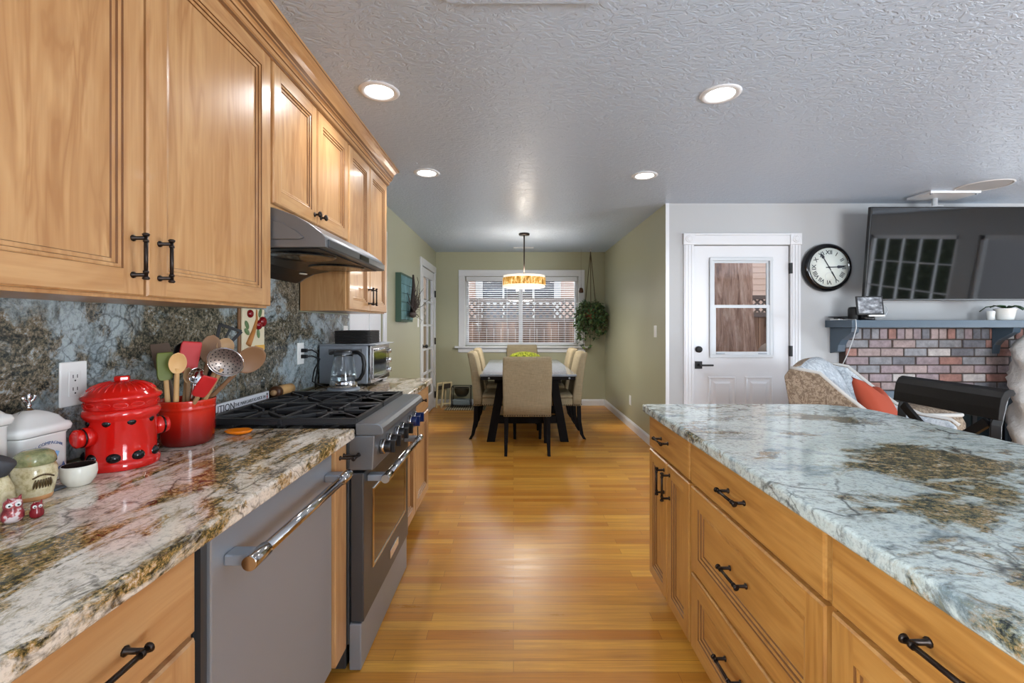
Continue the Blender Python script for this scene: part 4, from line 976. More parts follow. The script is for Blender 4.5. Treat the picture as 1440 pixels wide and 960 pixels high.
for y, z, a in ((2.055, 1.265, .6), (2.16, 1.32, -.4), (2.145, 1.225, .2), (2.055, 1.235, 1.0)):
    b = MB(); b.ball((0, 0, 0), .004, .012, .022, 12, 8); b.v = [Matrix.Rotation(a, 3, 'X') @ v + Vector((x+.021, y, z)) for v in b.v]; b.build('leaf', M['leaf_paint'], t)
t.location.y -= .045
# small orange dish on the counter by the range
sp0 = P(336, 606, 1.56); sp0.z = CT
so = thing('spoon_rest', 'small orange leaf shaped dish on the counter beside the cooktop', 'dish', sp0)
rings = []
for k, hz in ((.0, .002), (.5, .002), (.8, .006), (1.0, .015), (.96, .016), (.7, .008), (.4, .005), (.0, .005)):
    rings.append([(sp0.x+.045*max(k, .01)*math.cos(2*PI*j/32)*(1+.05*math.cos(10*PI*j/32)), sp0.y+.032*max(k, .01)*math.sin(2*PI*j/32)*(1+.05*math.cos(10*PI*j/32)), CT+hz) for j in range(32)])
MB().loft(rings).build('dish', M['orange'], so)
t = thing('salt_shaker', 'little glass shaker with chrome cap behind the crock', 'shaker', (XL+.07, 1.62, CT))
sc_ = (XL+.07, 1.615, CT)
MB().lathe([(.0, .0005), (.019, .0005), (.021, .004), (.018, .05), (.0, .05)], sc_, 20).build('glass_body', mat('cloudy shaker glass', rgb(150, 140, 134), .1), t)
MB().lathe([(.019, .0502), (.019, .064), (.014, .073), (.0, .075)], sc_, 20).build('cap', M['chrome'], t)

# ------------------------------------------------------------------ kettle, toaster oven, basket
kx, ky = -.97, 2.60
t = thing('electric_kettle', 'glass electric kettle with black handle beside the toaster oven', 'kettle', (kx, ky, CT))
MB().lathe([(.0, .0005), (.085, .0005), (.09, .006), (.088, .016), (.06, .019), (.0, .019)], (kx, ky, CT), 36).build('power_base', M['steel'], t)
MB().lathe([(.0, .0192), (.074, .0192), (.076, .024), (.076, .055), (.073, .062), (.0, .062)], (kx, ky, CT), 36).build('heater_band', M['chrome'], t)
M['kettle_glass'] = mat('kettle glass', (.86, .9, .92, 1), .02, trans=1, ior=1.5)
MB().lathe([(.073, .0622), (.072, .08), (.060, .15), (.053, .195), (.052, .205), (.050, .205), (.051, .195), (.058, .15), (.069, .08), (.070, .0625)], (kx, ky, CT), 36).build('jug', M['kettle_glass'], t)
MB().lathe([(.0, .0625), (.069, .0625), (.067, .08), (.064, .095), (.0, .095)], (kx, ky, CT), 32).build('water', mat('water', (.9, .95, .96, 1), 0, trans=1, ior=1.33), t)
MB().lathe([(.054, .2055), (.055, .21), (.053, .222), (.04, .229), (.0, .231)], (kx, ky, CT), 36).build('lid', M['dark_steel'], t)
MB().prism([(-.028, .205), (.028, .205), (.012, .225), (-.012, .225)], lambda u, v, w_: (kx-.052-w_, ky+u, CT+v-.0*w_), 0, .022).build('spout', M['dark_steel'], t, bevel=.003)
b = MB(); b.tube([(kx+.05, ky-.0, CT+.218), (kx+.085, ky, CT+.218), (kx+.110, ky, CT+.195), (kx+.118, ky, CT+.15), (kx+.112, ky, CT+.10), (kx+.092, ky, CT+.066), (kx+.072, ky, CT+.058)], [.011, .012, .012, .012, .011, .010, .009], 14)
b.build('handle', M['black'], t)
tx0, tx1, ty0, ty1, tz0, tz1 = -1.185, -.868, 2.775, 3.19, .905, 1.14
t = thing('toaster_oven', 'stainless toaster oven with glass door on the far counter', 'toaster oven', ((tx0+tx1)/2, (ty0+ty1)/2, CT))
MB().box(tx0, tx1-.02, ty0, ty1, tz0, tz1).build('body', M['steel'], t, bevel=.006)
MB().box(tx0, tx1-.005, ty0-.004, ty1+.012, tz1, tz1+.008).box(tx1-.006, tx1+.03, ty0-.004, ty1+.012, tz1, tz1+.006).build('top_plate', M['steel'], t, bevel=.003)
MB().box(tx1-.02, tx1, ty0, ty1, tz0, tz1).build('front_frame', M['chrome'], t, bevel=.005)
MB().box(tx1, tx1+.010, ty0+.015, ty1-.11, tz0+.025, tz1-.02).build('door', M['chrome'], t, bevel=.004)
dr_ = MB().box(tx1+.0095, tx1+.0115, ty0+.035, ty1-.125, tz0+.06, tz1-.045).build('window', M['oven_glass'], t, bevel=.001)
MB().tube([(tx1+.012, ty0+.04, tz1-.03), (tx1+.032, ty0+.045, tz1-.03), (tx1+.032, ty1-.135, tz1-.03), (tx1+.012, ty1-.13, tz1-.03)], .006, 10).build('door_handle', M['chrome'], t)
for z in (tz1-.05, tz1-.115, tz1-.18):
    MB().lathe([(.0, .026), (.014, .026), (.016, .022), (.018, .0)], (tx1, ty1-.055, z), 20, 0, 'x').build('knob', M['chrome'], t)
b = MB()
for k in range(24): y = tx0+.06+.0085*k; b.box(y, y+.004, ty0-.0012, ty0+.001, tz1-.055, tz1-.022)
b.build('vent_slots', M['black'], t)
for x_ in (tx0+.04, tx1-.05):
    for y_ in (ty0+.04, ty1-.04): MB().cyl((x_, y_, CT+.0005), (x_, y_, tz0+.002), .014, 12).build('foot', M['black'], t)
M['wicker'] = mat('black woven wicker', rgb(34, 32, 31), .6)
bx0, bx1, by0, by1, bz = -1.12, -.905, 2.86, 3.06, tz1+.0085
t = thing('wicker_basket', 'small black woven basket on top of the toaster oven', 'basket', ((bx0+bx1)/2, (by0+by1)/2, bz))
b = MB(); hgt = .078; rows = 8
for k in range(rows):
    z = bz+.006+(hgt-.008)*k/(rows-1)
    pts = []
    for (xa, ya), (xb, yb) in (((bx0, by0), (bx1, by0)), ((bx1, by0), (bx1, by1)), ((bx1, by1), (bx0, by1)), ((bx0, by1), (bx0, by0))):
        nn = 14
        for i in range(nn):
            f = i/nn; o = .0022*(1 if (i+k) % 2 else -1); nx_, ny_ = (yb-ya), -(xb-xa); L = math.hypot(nx_, ny_)
            pts.append((xa+(xb-xa)*f+nx_/L*o, ya+(yb-ya)*f+ny_/L*o, z))
    pts.append(pts[0]); b.tube(pts, .0055, 6, cap=False)
b.box(bx0, bx1, by0, by1, bz+.0005, bz+.006)
b.build('weave', M['wicker'], t)

# ------------------------------------------------------------------ ceiling fittings
def recessed(label, x, y):
    t = thing('recessed_light', label, 'ceiling light', (x, y, CZ), 'recessed ceiling lights')
    MB().lathe([(.066, -.001), (.070, -.006), (.085, -.008), (.096, -.004), (.098, -.0005)], (x, y, CZ), 48).build('trim_ring', M['trim'], t)
    MB().lathe([(.0, -.0035), (.05, -.0035), (.068, -.002)], (x, y, CZ), 40).build('lens', M['can_lens'], t)
    l = bpy.data.lights.new('lamp', 'SPOT'); l.energy = CAN_POWER; l.spot_size = R(150); l.spot_blend = .6; l.shadow_soft_size = .06; l.color = (.96, .97, 1)
    o = bpy.data.objects.new('lamp', l); COL.objects.link(o); o.parent = t; o.location = (0, 0, -.02)
recessed('lit recessed ceiling light nearest the camera beside the crown moulding', -.66, 2.24)
recessed('lit recessed ceiling light nearest the camera above the island', 1.03, 2.265)
recessed('lit recessed ceiling light further back near the far upper cabinet', -.655, 3.44)
recessed('lit recessed ceiling light further back near the green wall corner', 1.01, 3.5)
tag(MB().box(-.24, .30, 1.42, 1.615, CZ-.012, CZ-.0002).build('ceiling_vent', M['ceil'], origin=(0, 1.5, CZ), bevel=.004), 'flat painted ceiling panel at the top edge of the picture', 'panel')
cvt = thing('ceiling_vent', 'long narrow vent in the dining ceiling behind the pendant', 'vent', (.13, 6.75, CZ))
MB().box(-.0, .30, 6.70, 6.80, CZ-.008, CZ-.0002).build('frame', M['trim'], cvt, bevel=.002)
b = MB()
for k in range(5): b.box(.01, .29, 6.712+.017*k, 6.718+.017*k, CZ-.0095, CZ-.0078)
b.build('louvres', M['trim_grey'], cvt)
t = thing('ceiling_speaker', 'round flush white speaker in the ceiling above the television', 'speaker', (3.88, 3.755, CZ))
M['grille'] = mat('speaker grille', rgb(176, 178, 182), .6)
MB().lathe([(.165, -.0005), (.168, -.006), (.178, -.006), (.183, -.0005)], (3.88, 3.755, CZ), 48).build('bezel', M['trim'], t)
MB().lathe([(.0, -.004), (.12, -.004), (.1655, -.003)], (3.88, 3.755, CZ), 48).build('grille', M['grille'], t)

# ------------------------------------------------------------------ television on its ceiling mount
tilt = R(5.6); top = Vector((0, 3.95, 2.292))
TM = Matrix.Translation(top) @ Matrix.Rotation(tilt, 4, 'X')   # local: x right, y away, z up from the top edge
def tvT(b): b.T = TM; return b
t = thing('television', 'large black flat television tilted down above the fireplace mantel', 'television', (3.83, 3.95, 1.9))
TW0, TW1, TH = 3.105, 4.56, .815
tvT(MB()).box(TW0, TW1, .0, .035, -TH, 0).build('casing', M['black'], t, bevel=.004)
M['screen'] = mat('black screen glass', rgb(8, 8, 9), .04, spec=1.0)
tvT(MB()).box(TW0+.012, TW1-.012, -.0015, .0, -TH+.016, -.010).build('screen', M['screen'], t)
tvT(MB()).box(3.55, 4.1, .035, .06, -.6, -.2).build('rear_housing', M['black'], t, bevel=.004)
mt = thing('tv_bracket', 'white ceiling bracket and pole holding up the television', 'bracket', (3.76, 3.99, CZ))
MB().box(3.56, 3.99, 3.88, 4.12, CZ-.022, CZ-.0005).build('ceiling_plate', M['trim'], mt, bevel=.003)
MB().cyl((3.76, 4.062, CZ-.02), (3.76, 4.062, 2.03), .022, 20).build('pole', M['trim_grey'], mt)
MB().lathe([(.022, 0), (.06, .0), (.06, .008), (.022, .012)], (3.76, 4.062, 2.312), 24).build('collar', M['trim'], mt)
b = MB()
for x in (3.58, 3.97): b.cyl((x, 3.90, CZ-.03), (x, 3.90, CZ-.02), .010, 10)
b.build('bolts', M['steel'], mt)

# ------------------------------------------------------------------ wall clock
cx, cz = 2.938, 1.802
t = thing('wall_clock', 'round wall clock with wide black case and roman numerals', 'clock', (cx, YD, cz))
MB().lathe([(.0, -.002), (.215, -.002), (.226, -.012), (.227, -.03), (.222, -.052), (.208, -.068), (.192, -.074), (.184, -.072), (.180, -.062), (.0, -.062)], (cx, YD, cz), 64, 0, 'y').build('case', M['black_gloss'], t)
M['dial'] = mat('pale green white dial', rgb(222, 228, 222), .5)
dial = MB().lathe([(.0, -.0622), (.1805, -.0622), (.1805, -.0632), (.0, -.0632)], (cx, YD, cz), 64, 0, 'y').build('dial', M['dial'], t)
yd = YD-.0636
for k, s in enumerate(('XII', 'I', 'II', 'III', 'IIII', 'V', 'VI', 'VII', 'VIII', 'IX', 'X', 'XI')):
    a = 2*PI*k/12; px_, pz_ = cx+.138*math.sin(a), cz+.138*math.cos(a)
    Mx = Matrix.Translation((px_, yd, pz_)) @ Matrix.Rotation(a, 4, 'Y') @ Matrix.Rotation(PI/2, 4, 'X')
    text_mesh('numeral', s, .052, Mx, M['ink_black'], dial, .0003, bold=.0011)
MB().tube([(cx+.036*math.cos(2*PI*j/32), yd, cz-.085+.036*math.sin(2*PI*j/32)) for j in range(33)], .0012, 6, cap=False).build('small_ring', M['trim_grey'], dial)
def hand(name, ang, L, wd, spade):
    a = R(ang); d = Vector((math.sin(a), 0, math.cos(a))); n_ = Vector((math.cos(a), 0, -math.sin(a))); c = Vector((cx, yd-.002, cz))
    b = MB(); q0 = [(-.03, wd*.5), (L*spade, wd*.5), (L*spade+.01, wd*1.6), (L*.85, wd*1.1), (L, .0005)]
    vs = []; 
    for s_, h in q0: vs += [c+d*s_+n_*h, c+d*s_-n_*h, c+d*s_-n_*h+Vector((0, -.0012, 0)), c+d*s_+n_*h+Vector((0, -.0012, 0))]
    b.loft([vs[4*i:4*i+4] for i in range(len(q0))], 0, True, False); b.build(name, M['ink_black'], t)
hand('hour_hand', 87.5, .145, .009, .5); hand('minute_hand', -31, .155, .009, .62); hand('second_hand', 150, .14, .004, .3)
MB().lathe([(.0, -.008), (.008, -.008), (.009, .0)], (cx, yd, cz), 16, 0, 'y').build('hub', M['ink_black'], t)

# ------------------------------------------------------------------ brick fireplace
fp = thing('brick_fireplace', 'brick fireplace wall with blue framed firebox under the mantel', 'fireplace', (3.9, YD, 0))
BFY = 4.21      # brick face
M['mortar'] = mat('dark brown grey mortar', rgb(70, 60, 56), .9)
bricks = [mat('brick '+n_, c_, .85) for n_, c_ in (('pink grey', rgb(146, 130, 128)), ('salmon', rgb(142, 106, 98)), ('grey', rgb(126, 126, 130)), ('dark grey', rgb(104, 104, 110)), ('pale', rgb(170, 164, 162)), ('mauve', rgb(136, 122, 126)))]
for m_ in bricks:
    q = NB(m_); c0 = tuple(m_.node_tree.nodes['Principled BSDF'].inputs['Base Color'].default_value)
    nn = q.noise(q.coord(), 16, 5, .7); q.col(q.ramp(nn, [(.3, tuple(v*.66 for v in c0[:3])), (.5, c0[:3]), (.72, tuple(min(1, v*1.35) for v in c0[:3]))])); q.bump(nn, .4, .006)
random.seed(11)
BX0, BX1 = 3.075, 4.90; FB = (3.40, 4.56, .60)   # firebox opening x0, x1, top
MB().box(BX0, FB[0]-.02, BFY+.008, YD-.001, 0, 1.235).box(FB[1]+.02, BX1, BFY+.008, YD-.001, 0, 1.235).box(FB[0]-.02, FB[1]+.02, BFY+.008, YD-.001, FB[2]+.02, 1.235).build('mortar_bed', M['mortar'], fp)
b = MB()
def brick(x0, x1, z0, z1):
    if x1-x0 < .02: return
    dy = random.uniform(-.004, .003); mi = random.choices(range(6), (5, 2, 5, 3, 2, 5))[0]; b.box(x0, x1, BFY+dy, BFY+.05, z0, z1, mi)
x = BX0+.004; 
while x < BX1-.05: brick(x, x+.066, 1.137, 1.230); x += .0785
z = 1.058; row = 0
while z > -.02:
    x = BX0+.004-(.108 if row % 2 else 0)
    while x < BX1:
        xa, xb = max(x, BX0+.003), min(x+.204, BX1)
        if z < FB[2]+.05:
            if xb <= FB[0]-.03 or xa >= FB[1]+.03: brick(xa, xb, z, z+.067)
            elif xa < FB[0]-.03: brick(xa, FB[0]-.03, z, z+.067)
            elif xb > FB[1]+.03: brick(FB[1]+.03, xb, z, z+.067)
        else: brick(xa, xb, z, z+.067)
        x += .2165
    z -= .0785; row += 1
b.build('bricks', bricks, fp, bevel=.005)
M['mantel'] = mat('slate blue mantel paint', rgb(74, 90, 104), .28)
fx = thing('fireplace_screen', 'blue framed glass firebox doors set in the brick fireplace', 'fireplace screen', (3.98, BFY, 0))
b = MB(); x0, x1, zt = FB[0]-.03, FB[1]+.03, FB[2]+.06
b.box(x0, x1, BFY-.035, BFY-.006, zt-.07, zt).box(x0, x0+.06, BFY-.035, BFY-.006, .001, zt-.07).box(x1-.06, x1, BFY-.035, BFY-.006, .001, zt-.07)
b.build('frame', M['mantel'], fx, bevel=.004)
b = MB()
for k in range(4): xa = x0+.06+(x1-x0-.12)*k/4; xb = xa+(x1-x0-.12)/4; b.box(xa, xa+.02, BFY-.015, BFY, .001, zt-.07).box(xb-.02, xb, BFY-.015, BFY, .001, zt-.07).box(xa, xb, BFY-.015, BFY, zt-.1, zt-.07).box(xa, xb, BFY-.015, BFY, .001, .04)
b.build('door_frames', M['black_matte'], fx)
M['fire_glass'] = mat('dark tinted firebox glass', rgb(20, 30, 34), .06, coat=.6)
MB().box(x0+.06, x1-.06, BFY-.004, BFY+.012, .03, zt-.09).build('glass', M['fire_glass'], fx)
m_ = thing('mantel_shelf', 'slate blue painted mantel shelf above the bricks with corbels', 'mantel', (3.9, 4.1, 1.24))
MB().box(2.943, 5.0, 3.957, YD-.001, 1.243, 1.308).build('shelf', M['mantel'], m_, bevel=.003)
cor = [(YD-.001, 1.242), (4.02, 1.242), (4.03, 1.20), (4.09, 1.165), (4.15, 1.13), (4.19, 1.08), (4.20, 1.02), (YD-.001, 1.0)]
for xa, xb in ((2.99, 3.06), (4.42, 4.49)):
    MB().prism(cor if xa < 3 else [(min(u, BFY-.006), v) for u, v in cor], lambda u, v, w_: (w_, u, v), xa, xb).build('corbel', M['mantel'], m_, bevel=.003)
# things on the mantel
MZ = 1.3085
t = thing('smart_display', 'small tablet display on a dark stand at the mantel left', 'display', (3.13, 4.06, MZ))
M['display_img'] = mat('grey reflective display', rgb(112, 116, 122), .08, coat=.8); q = NB(M['display_img']); q.col(q.ramp(q.noise(q.coord((18, 18, 26)), 1.0, 4), [(.35, rgb(70, 72, 76)), (.55, rgb(130, 134, 140)), (.7, rgb(196, 202, 208))]))
DM = Matrix.Translation((3.135, 3.99, MZ+.045)) @ Matrix.Rotation(R(-12), 4, 'Z') @ Matrix.Rotation(R(-10), 4, 'X')
b = MB(); b.T = DM; b.box(-.105, .105, 0, .014, 0, .17).build('tablet', M['black'], t, bevel=.004)
b = MB(); b.T = DM; b.box(-.092, .092, -.001, .0, .014, .158).build('screen', M['display_img'], t)
b = MB(); b.T = DM; b.box(-.02, .105, -.006, .012, -.014, .0).build('silver_edge', M['white_plastic'], t, bevel=.003)
MB().tube([(3.14, 4.035, MZ+.0005), (3.14, 4.035, MZ+.04), (3.14, 4.02, MZ+.052)], [.055, .05, .03], 24).build('stand', M['black'], t)
MB().tube([(3.27, 4.06, MZ+.15), (3.33, 4.08, MZ+.14), (3.375, 4.1, MZ+.09), (3.34, 4.09, MZ+.03), (3.26, 4.08, MZ+.006)], .003, 8).build('cable', M['trim_grey'], t)
tag(MB().lathe([(.0, .0005), (.044, .0005), (.047, .006), (.047, .10), (.042, .115), (.028, .12), (.0, .121)], (3.085, 4.12, MZ), 32).build('smart_speaker', M['black_matte'], origin=(3.085, 4.12, MZ)), 'black cylindrical speaker behind the tablet display on the mantel', 'speaker')
t = thing('router', 'flat dark device on the left end of the mantel with cord', 'device', (3.0, 4.2, MZ))
MB().box(2.955, 3.04, 4.14, 4.25, MZ+.0005, MZ+.012).build('base', M['white_plastic'], t, bevel=.003)
b = MB(); b.add([(2.945, 4.13, MZ+.030), (3.06, 4.13, MZ+.014), (3.06, 4.26, MZ+.014), (2.945, 4.26, MZ+.030), (2.945, 4.13, MZ+.034), (3.06, 4.13, MZ+.038), (3.06, 4.26, MZ+.038), (2.945, 4.26, MZ+.034)], [(0, 3, 2, 1), (4, 5, 6, 7), (0, 1, 5, 4), (2, 3, 7, 6), (0, 4, 7, 3), (1, 2, 6, 5)]).box(2.97, 3.0, 4.17, 4.22, MZ+.012, MZ+.026)
b.build('screen', M['black'], t)
tag(MB().tube([(2.99, 4.128, MZ+.008), (2.98, 4.0, MZ+.004), (2.972, 3.95, MZ+.004), (2.972, 3.945, 1.24), (2.974, 3.98, 1.15), (2.972, 4.05, 1.0), (2.975, 4.15, .85), (2.975, 4.27, .5), (2.975, 4.28, .02)], .004, 8).build('power_cord', M['trim_grey'], origin=(2.99, 4.128, MZ)), 'pale cord hanging from the left end of the mantel', 'cord')
t = thing('potted_orchid', 'leafy orchid in a white green pot at the mantel right', 'plant', (4.41, 4.08, MZ))
oc = (4.41, 4.08, MZ)
MB().lathe([(.0, .0005), (.055, .0005), (.058, .01), (.07, .085), (.08, .098), (.078, .105), (.07, .1), (.06, .03), (.0, .03)], oc, 32).build('pot', M['white_ceramic'], t)
MB().lathe([(.0, .095), (.05, .097), (.069, .09), (.068, .085)], oc, 24).build('moss', mat('green moss', rgb(70, 96, 50), .9), t)
M['leaf'] = mat('dark green leaf', rgb(46, 76, 46), .4)
def strap_leaf(pts, wds):
    b = MB(); rings = []
    for i, (p, w_) in enumerate(zip(pts, wds)):
        p = Vector(p); d = (Vector(pts[min(i+1, len(pts)-1)])-Vector(pts[max(i-1, 0)])).normalized(); s_ = d.cross(Vector((0, 0, 1)))
        s_ = s_.normalized() if s_.length > .01 else Vector((0, 1, 0)); up = s_.cross(d)
        rings.append([p+s_*w_-up*(-.004), p-up*.004, p-s_*w_+up*.004, p+up*.001-up*.002])
    return b.loft(rings, 0, True, True)
ox, oy, oz = oc
for nm, pts in enumerate(([(0, 0, .1), (-.06, -.03, .125), (-.13, -.05, .13), (-.20, -.06, .11)], [(0, 0, .1), (.06, .0, .13), (.13, .02, .125), (.19, .03, .09)], [(0, 0, .1), (-.03, .05, .13), (-.07, .1, .12), (-.1, .13, .08)], [(.01, 0, .1), (.02, -.07, .125), (.03, -.12, .10), (.035, -.15, .06)])):
    strap_leaf([(ox+a, oy+b_, oz+c_) for a, b_, c_ in pts], [.008, .024, .024, .003]).build('leaf', M['leaf'], t)
b = MB(); b.tube([(ox-.06, oy-.03, MZ+.0005), (ox-.075, oy-.03, MZ+.05), (ox-.078, oy-.03, MZ+.10)], [.022, .024, .03], 20)
b2 = tag(MB().lathe([(.0, .0005), (.022, .0005), (.026, .004), (.03, .08), (.028, .082), (.0, .08)], (4.30, 4.10, MZ), 24).build('ceramic_cup', M['white_ceramic'], origin=(4.30, 4.10, MZ)), 'small white cup left of the orchid on the mantel', 'cup')

# ------------------------------------------------------------------ white plaster pillar at the right edge
M['plaster'] = mat('rough white plaster', rgb(206, 204, 200), .85); q = NB(M['plaster']); q.bump(q.noise(q.coord(), 9, 6, .65), .6, .03)
random.seed(5); b = MB(); rings = []
for i in range(34):
    z = .001+1.2*i/33; ring = []
    for j in range(28):
        a = 2*PI*j/28; r_ = .21+.05*z*(1-z)+random.uniform(-.016, .016)+.02*math.sin(z*17+3*a)
        if i > 29: r_ *= 1-.12*(i-29)
        ring.append((4.575+r_*math.cos(a), 3.93+r_*.8*math.sin(a), z))
    rings.append(ring)
tag(b.loft(rings).build('plaster_pillar', M['plaster'], origin=(4.575, 3.93, 0)), 'rough edged white plaster pillar before the bricks at the right edge', 'pillar')

# ------------------------------------------------------------------ armchairs and pillow
def floral(name, bgc, fg, fg2, sc):
    m = mat(name, bgc, .85, spec=.2); q = NB(m); v = q.coord((1, 1, .8)); n1 = q.noise(v, sc, 3, .6, 2.2); n2 = q.noise(v, sc*2.1, 3, .6, 1.4)
    c = q.ramp(n1, [(.44, bgc), (.5, fg), (.58, fg), (.62, bgc)]); c = q.mix(q.ramp(n2, [(.52, W4(0)), (.56, W4(.7))]), c, fg2); q.col(c); return m
M['chair_out'] = floral('brown floral jacquard', rgb(124, 108, 92), rgb(156, 140, 122), rgb(106, 90, 76), 15)
M['chair_in'] = floral('pale blue grey floral fabric', rgb(168, 174, 180), rgb(190, 196, 200), rgb(148, 156, 164), 11)
M['piping'] = mat('pale welt piping', rgb(186, 184, 180), .8)
def armchair(label, loc, rz, hb):
    "local: faces -Y; inside of the back and arms pale, outside brown"
    t = thing('armchair', label, 'armchair', (0, 0, 0), 'floral armchairs')
    # side profile of the wing and arm (y, z): y grows backwards
    side = [(-.40, .30), (-.40, .56), (-.36, .595), (-.20, .61), (-.06, .67), (.10, .80), (.24, .93), (.34, hb-.03), (.42, hb-.02), (.46, hb-.08), (.36, .30)]
    for s in (-1, 1):
        xa, xb = s*.40, s*.33
        MB().prism(side, lambda u, v, w_: (w_, u, v), s*.365, s*.40).build('side_panel', M['chair_out'], t, bevel=.012, seg=3)
        inn = [(u*.98, v-.004) for u, v in side]
        MB().prism(inn, lambda u, v, w_: (w_, u, v), s*.32, s*.366).build('inner_side', M['chair_in'], t, bevel=.012, seg=3)
        MB().tube([(s*.385, u, v+.002) for u, v in side[1:9]], .014, 10).build('welt', M['piping'], t)
    # back: crowned top
    rings = []
    for k in range(13):
        x = -.33+.66*k/12; cr_ = .05*(1-(x/.33)**2); bul = .03*(1-(x/.33)**2)
        rings.append([(x, .10-bul, .40), (x, .16-bul, .62), (x, .26-bul, hb-.14+cr_), (x, .31-bul*.5, hb-.05+cr_), (x, .37, hb-.005+cr_), (x, .43, hb-.02+cr_), (x, .46, hb-.08+cr_), (x, .36, .30), (x, .12, .30)])
    b = MB(); b.loft(rings, 0)
    nf = len(b.f); ms = []
    for i in range(12):
        for k in range(9): ms.append(0 if k < 4 else 1)
    b.m[:108] = ms
    b.build('back', [M['chair_in'], M['chair_out']], t)
    b = MB(); b.box(-.318, .318, -.40, .10, .30, .36, 0).build('seat_rail', M['chair_out'], t, bevel=.01)
    MB().box(-.315, .315, -.42, .12, .362, .48).build('seat_cushion', M['chair_in'], t, bevel=.04, seg=4)
    for x in (-.34, .34):
        for y in (-.35, .33): MB().tube([(x, y, .305), (x, y+.01, .0)], [.026, .016], 12).build('leg', M['dark_wood'], t)
    t.location = loc; t.rotation_euler = (0, 0, rz); return t
armchair('floral armchair with pale inside and orange pillow left of the fireplace', (2.56, 3.22, 0), R(42), .975)
ot = thing('ottoman', 'low brown floral ottoman with pale piping showing behind the dark stool', 'ottoman', (3.18, 3.78, 0))
rings = []
for z, ins in ((.10, .0), (.40, -.005), (.50, -.005), (.56, .012), (.60, .06), (.615, .14)):
    x0, x1, y0, y1 = 2.85+ins, 3.53-ins, 3.52+ins, 3.98-ins; r_ = .07; ring = []
    for cx_, cy_, a0 in ((x1-r_, y1-r_, 0), (x0+r_, y1-r_, 90), (x0+r_, y0+r_, 180), (x1-r_, y0+r_, 270)):
        for k in range(5): a = R(a0+k*22.5); ring.append((cx_+r_*math.cos(a), cy_+r_*math.sin(a), z))
    rings.append(ring)
MB().loft(rings).build('upholstery', M['chair_out'], ot)
b = MB(); lp = [rings[3][k] for k in range(20)]; b.tube([Vector(p)+Vector((0, 0, .004)) for p in lp+lp[:1]], .016, 8, cap=False); b.build('piping', M['piping'], ot)
for x in (2.93, 3.45):
    for y in (3.6, 3.9): MB().tube([(x, y, .105), (x, y, .0)], [.024, .018], 12).build('leg', M['dark_wood'], ot)
M['pillow'] = mat('burnt orange cotton', rgb(156, 70, 50), .85, spec=.2)
def pillow(label, c, M3):
    b = MB(); n = 14; top = []; bot = []
    def pt(i, j, s):
        u = -1+2*i/n; v = -1+2*j/n; e = (1-u*u)*(1-v*v); pin = 1-.09*(1-abs(u))*(abs(v) > .999)-.0
        x = .2*u*(1-.08*(1-v*v)*abs(u)**3); z = .2*v*(1-.08*(1-u*u)*abs(v)**3)
        dent = .11*math.exp(-((u+.05)/.34)**2)*max(0, v)**2
        return Vector((x, s*(.075*e**.45)*(1 if e > 0 else 0), z-dent))
    vs = [pt(i, j, -1) for j in range(n+1) for i in range(n+1)]+[pt(i, j, 1) for j in range(n+1) for i in range(n+1)]
    N = (n+1)**2; fs = []
    for j in range(n):
        for i in range(n): a = j*(n+1)+i; fs += [(a, a+1, a+n+2, a+n+1), (N+a, N+a+n+1, N+a+n+2, N+a+1)]
    b.add([M3 @ v+Vector(c) for v in vs], fs, 0, True)
    return tag(b.build('pillow', M['pillow'], origin=c), label, 'pillow')
pillow('burnt orange throw pillow leaning on the floral armchair', (2.47, 3.08, .70), (Matrix.Rotation(R(38), 3, 'Z') @ Matrix.Rotation(R(-28), 3, 'X') @ Matrix.Rotation(R(16), 3, 'Y')))

# ------------------------------------------------------------------ dark wooden counter stool behind the island
M['espresso'] = mat('espresso stained wood', rgb(13, 11, 11), .42, spec=.22, coat=.0)
t = thing('counter_stool', 'dark wooden counter stool with X shaped back behind the island', 'stool', (1.80, 2.05, 0))
sx, y0, y1 = 1.945, 1.835, 2.275
for yy in (y0, y1):
    MB().tube([(sx+.06, yy, .0), (sx+.015, yy, .4), (sx-.01, yy, .66), (sx+.0, yy, .86), (sx+.03, yy, .97)], [.020, .022, .024, .024, .020], 4, smooth=False).build('rear_post', M['espresso'], t, bevel=.004)
    MB().tube([(sx-.40, yy, .0), (sx-.38, yy, .62)], [.018, .022], 4, smooth=False).build('front_leg', M['espresso'], t, bevel=.004)
rail = [(sx-.022, .886), (sx-.018, .93), (sx-.010, .975), (sx+.004, 1.0), (sx+.022, 1.010), (sx+.042, 1.006), (sx+.050, .992), (sx+.042, .980), (sx+.026, .978), (sx+.016, .96), (sx+.006, .92), (sx+.0, .886)]
MB().prism(rail, lambda u, v, w_: (u, w_, v), y0-.03, y1+.03).build('top_rail', M['espresso'], t, bevel=.003)
for s in (0, 1):
    ya, yb = (y0+.02, y1-.02) if s == 0 else (y1-.02, y0+.02); pts = []
    for k in range(13): f = k/12; pts.append((sx-.012, ya+(yb-ya)*f, .87-.2*f+ (0.045*math.sin(PI*f)*(-1))))
    b = MB()
    for p0, p1 in zip(pts, pts[1:]): b.bar(p0, p1, .018+.002*s, .034, up=(0, .2, 1))
    b.build('cross_slat', M['espresso'], t)
MB().box(sx-.42, sx+.0, y0-.02, y1+.02, .625, .668).build('seat', M['espresso'], t, bevel=.012, seg=3)
for z in (.22, .36):
    b = MB().box(sx-.39, sx+.03, y0-.01, y0+.01, z, z+.03).box(sx-.39, sx+.03, y1-.01, y1+.01, z, z+.03)
    b.build('stretcher', M['espresso'], t, bevel=.003)

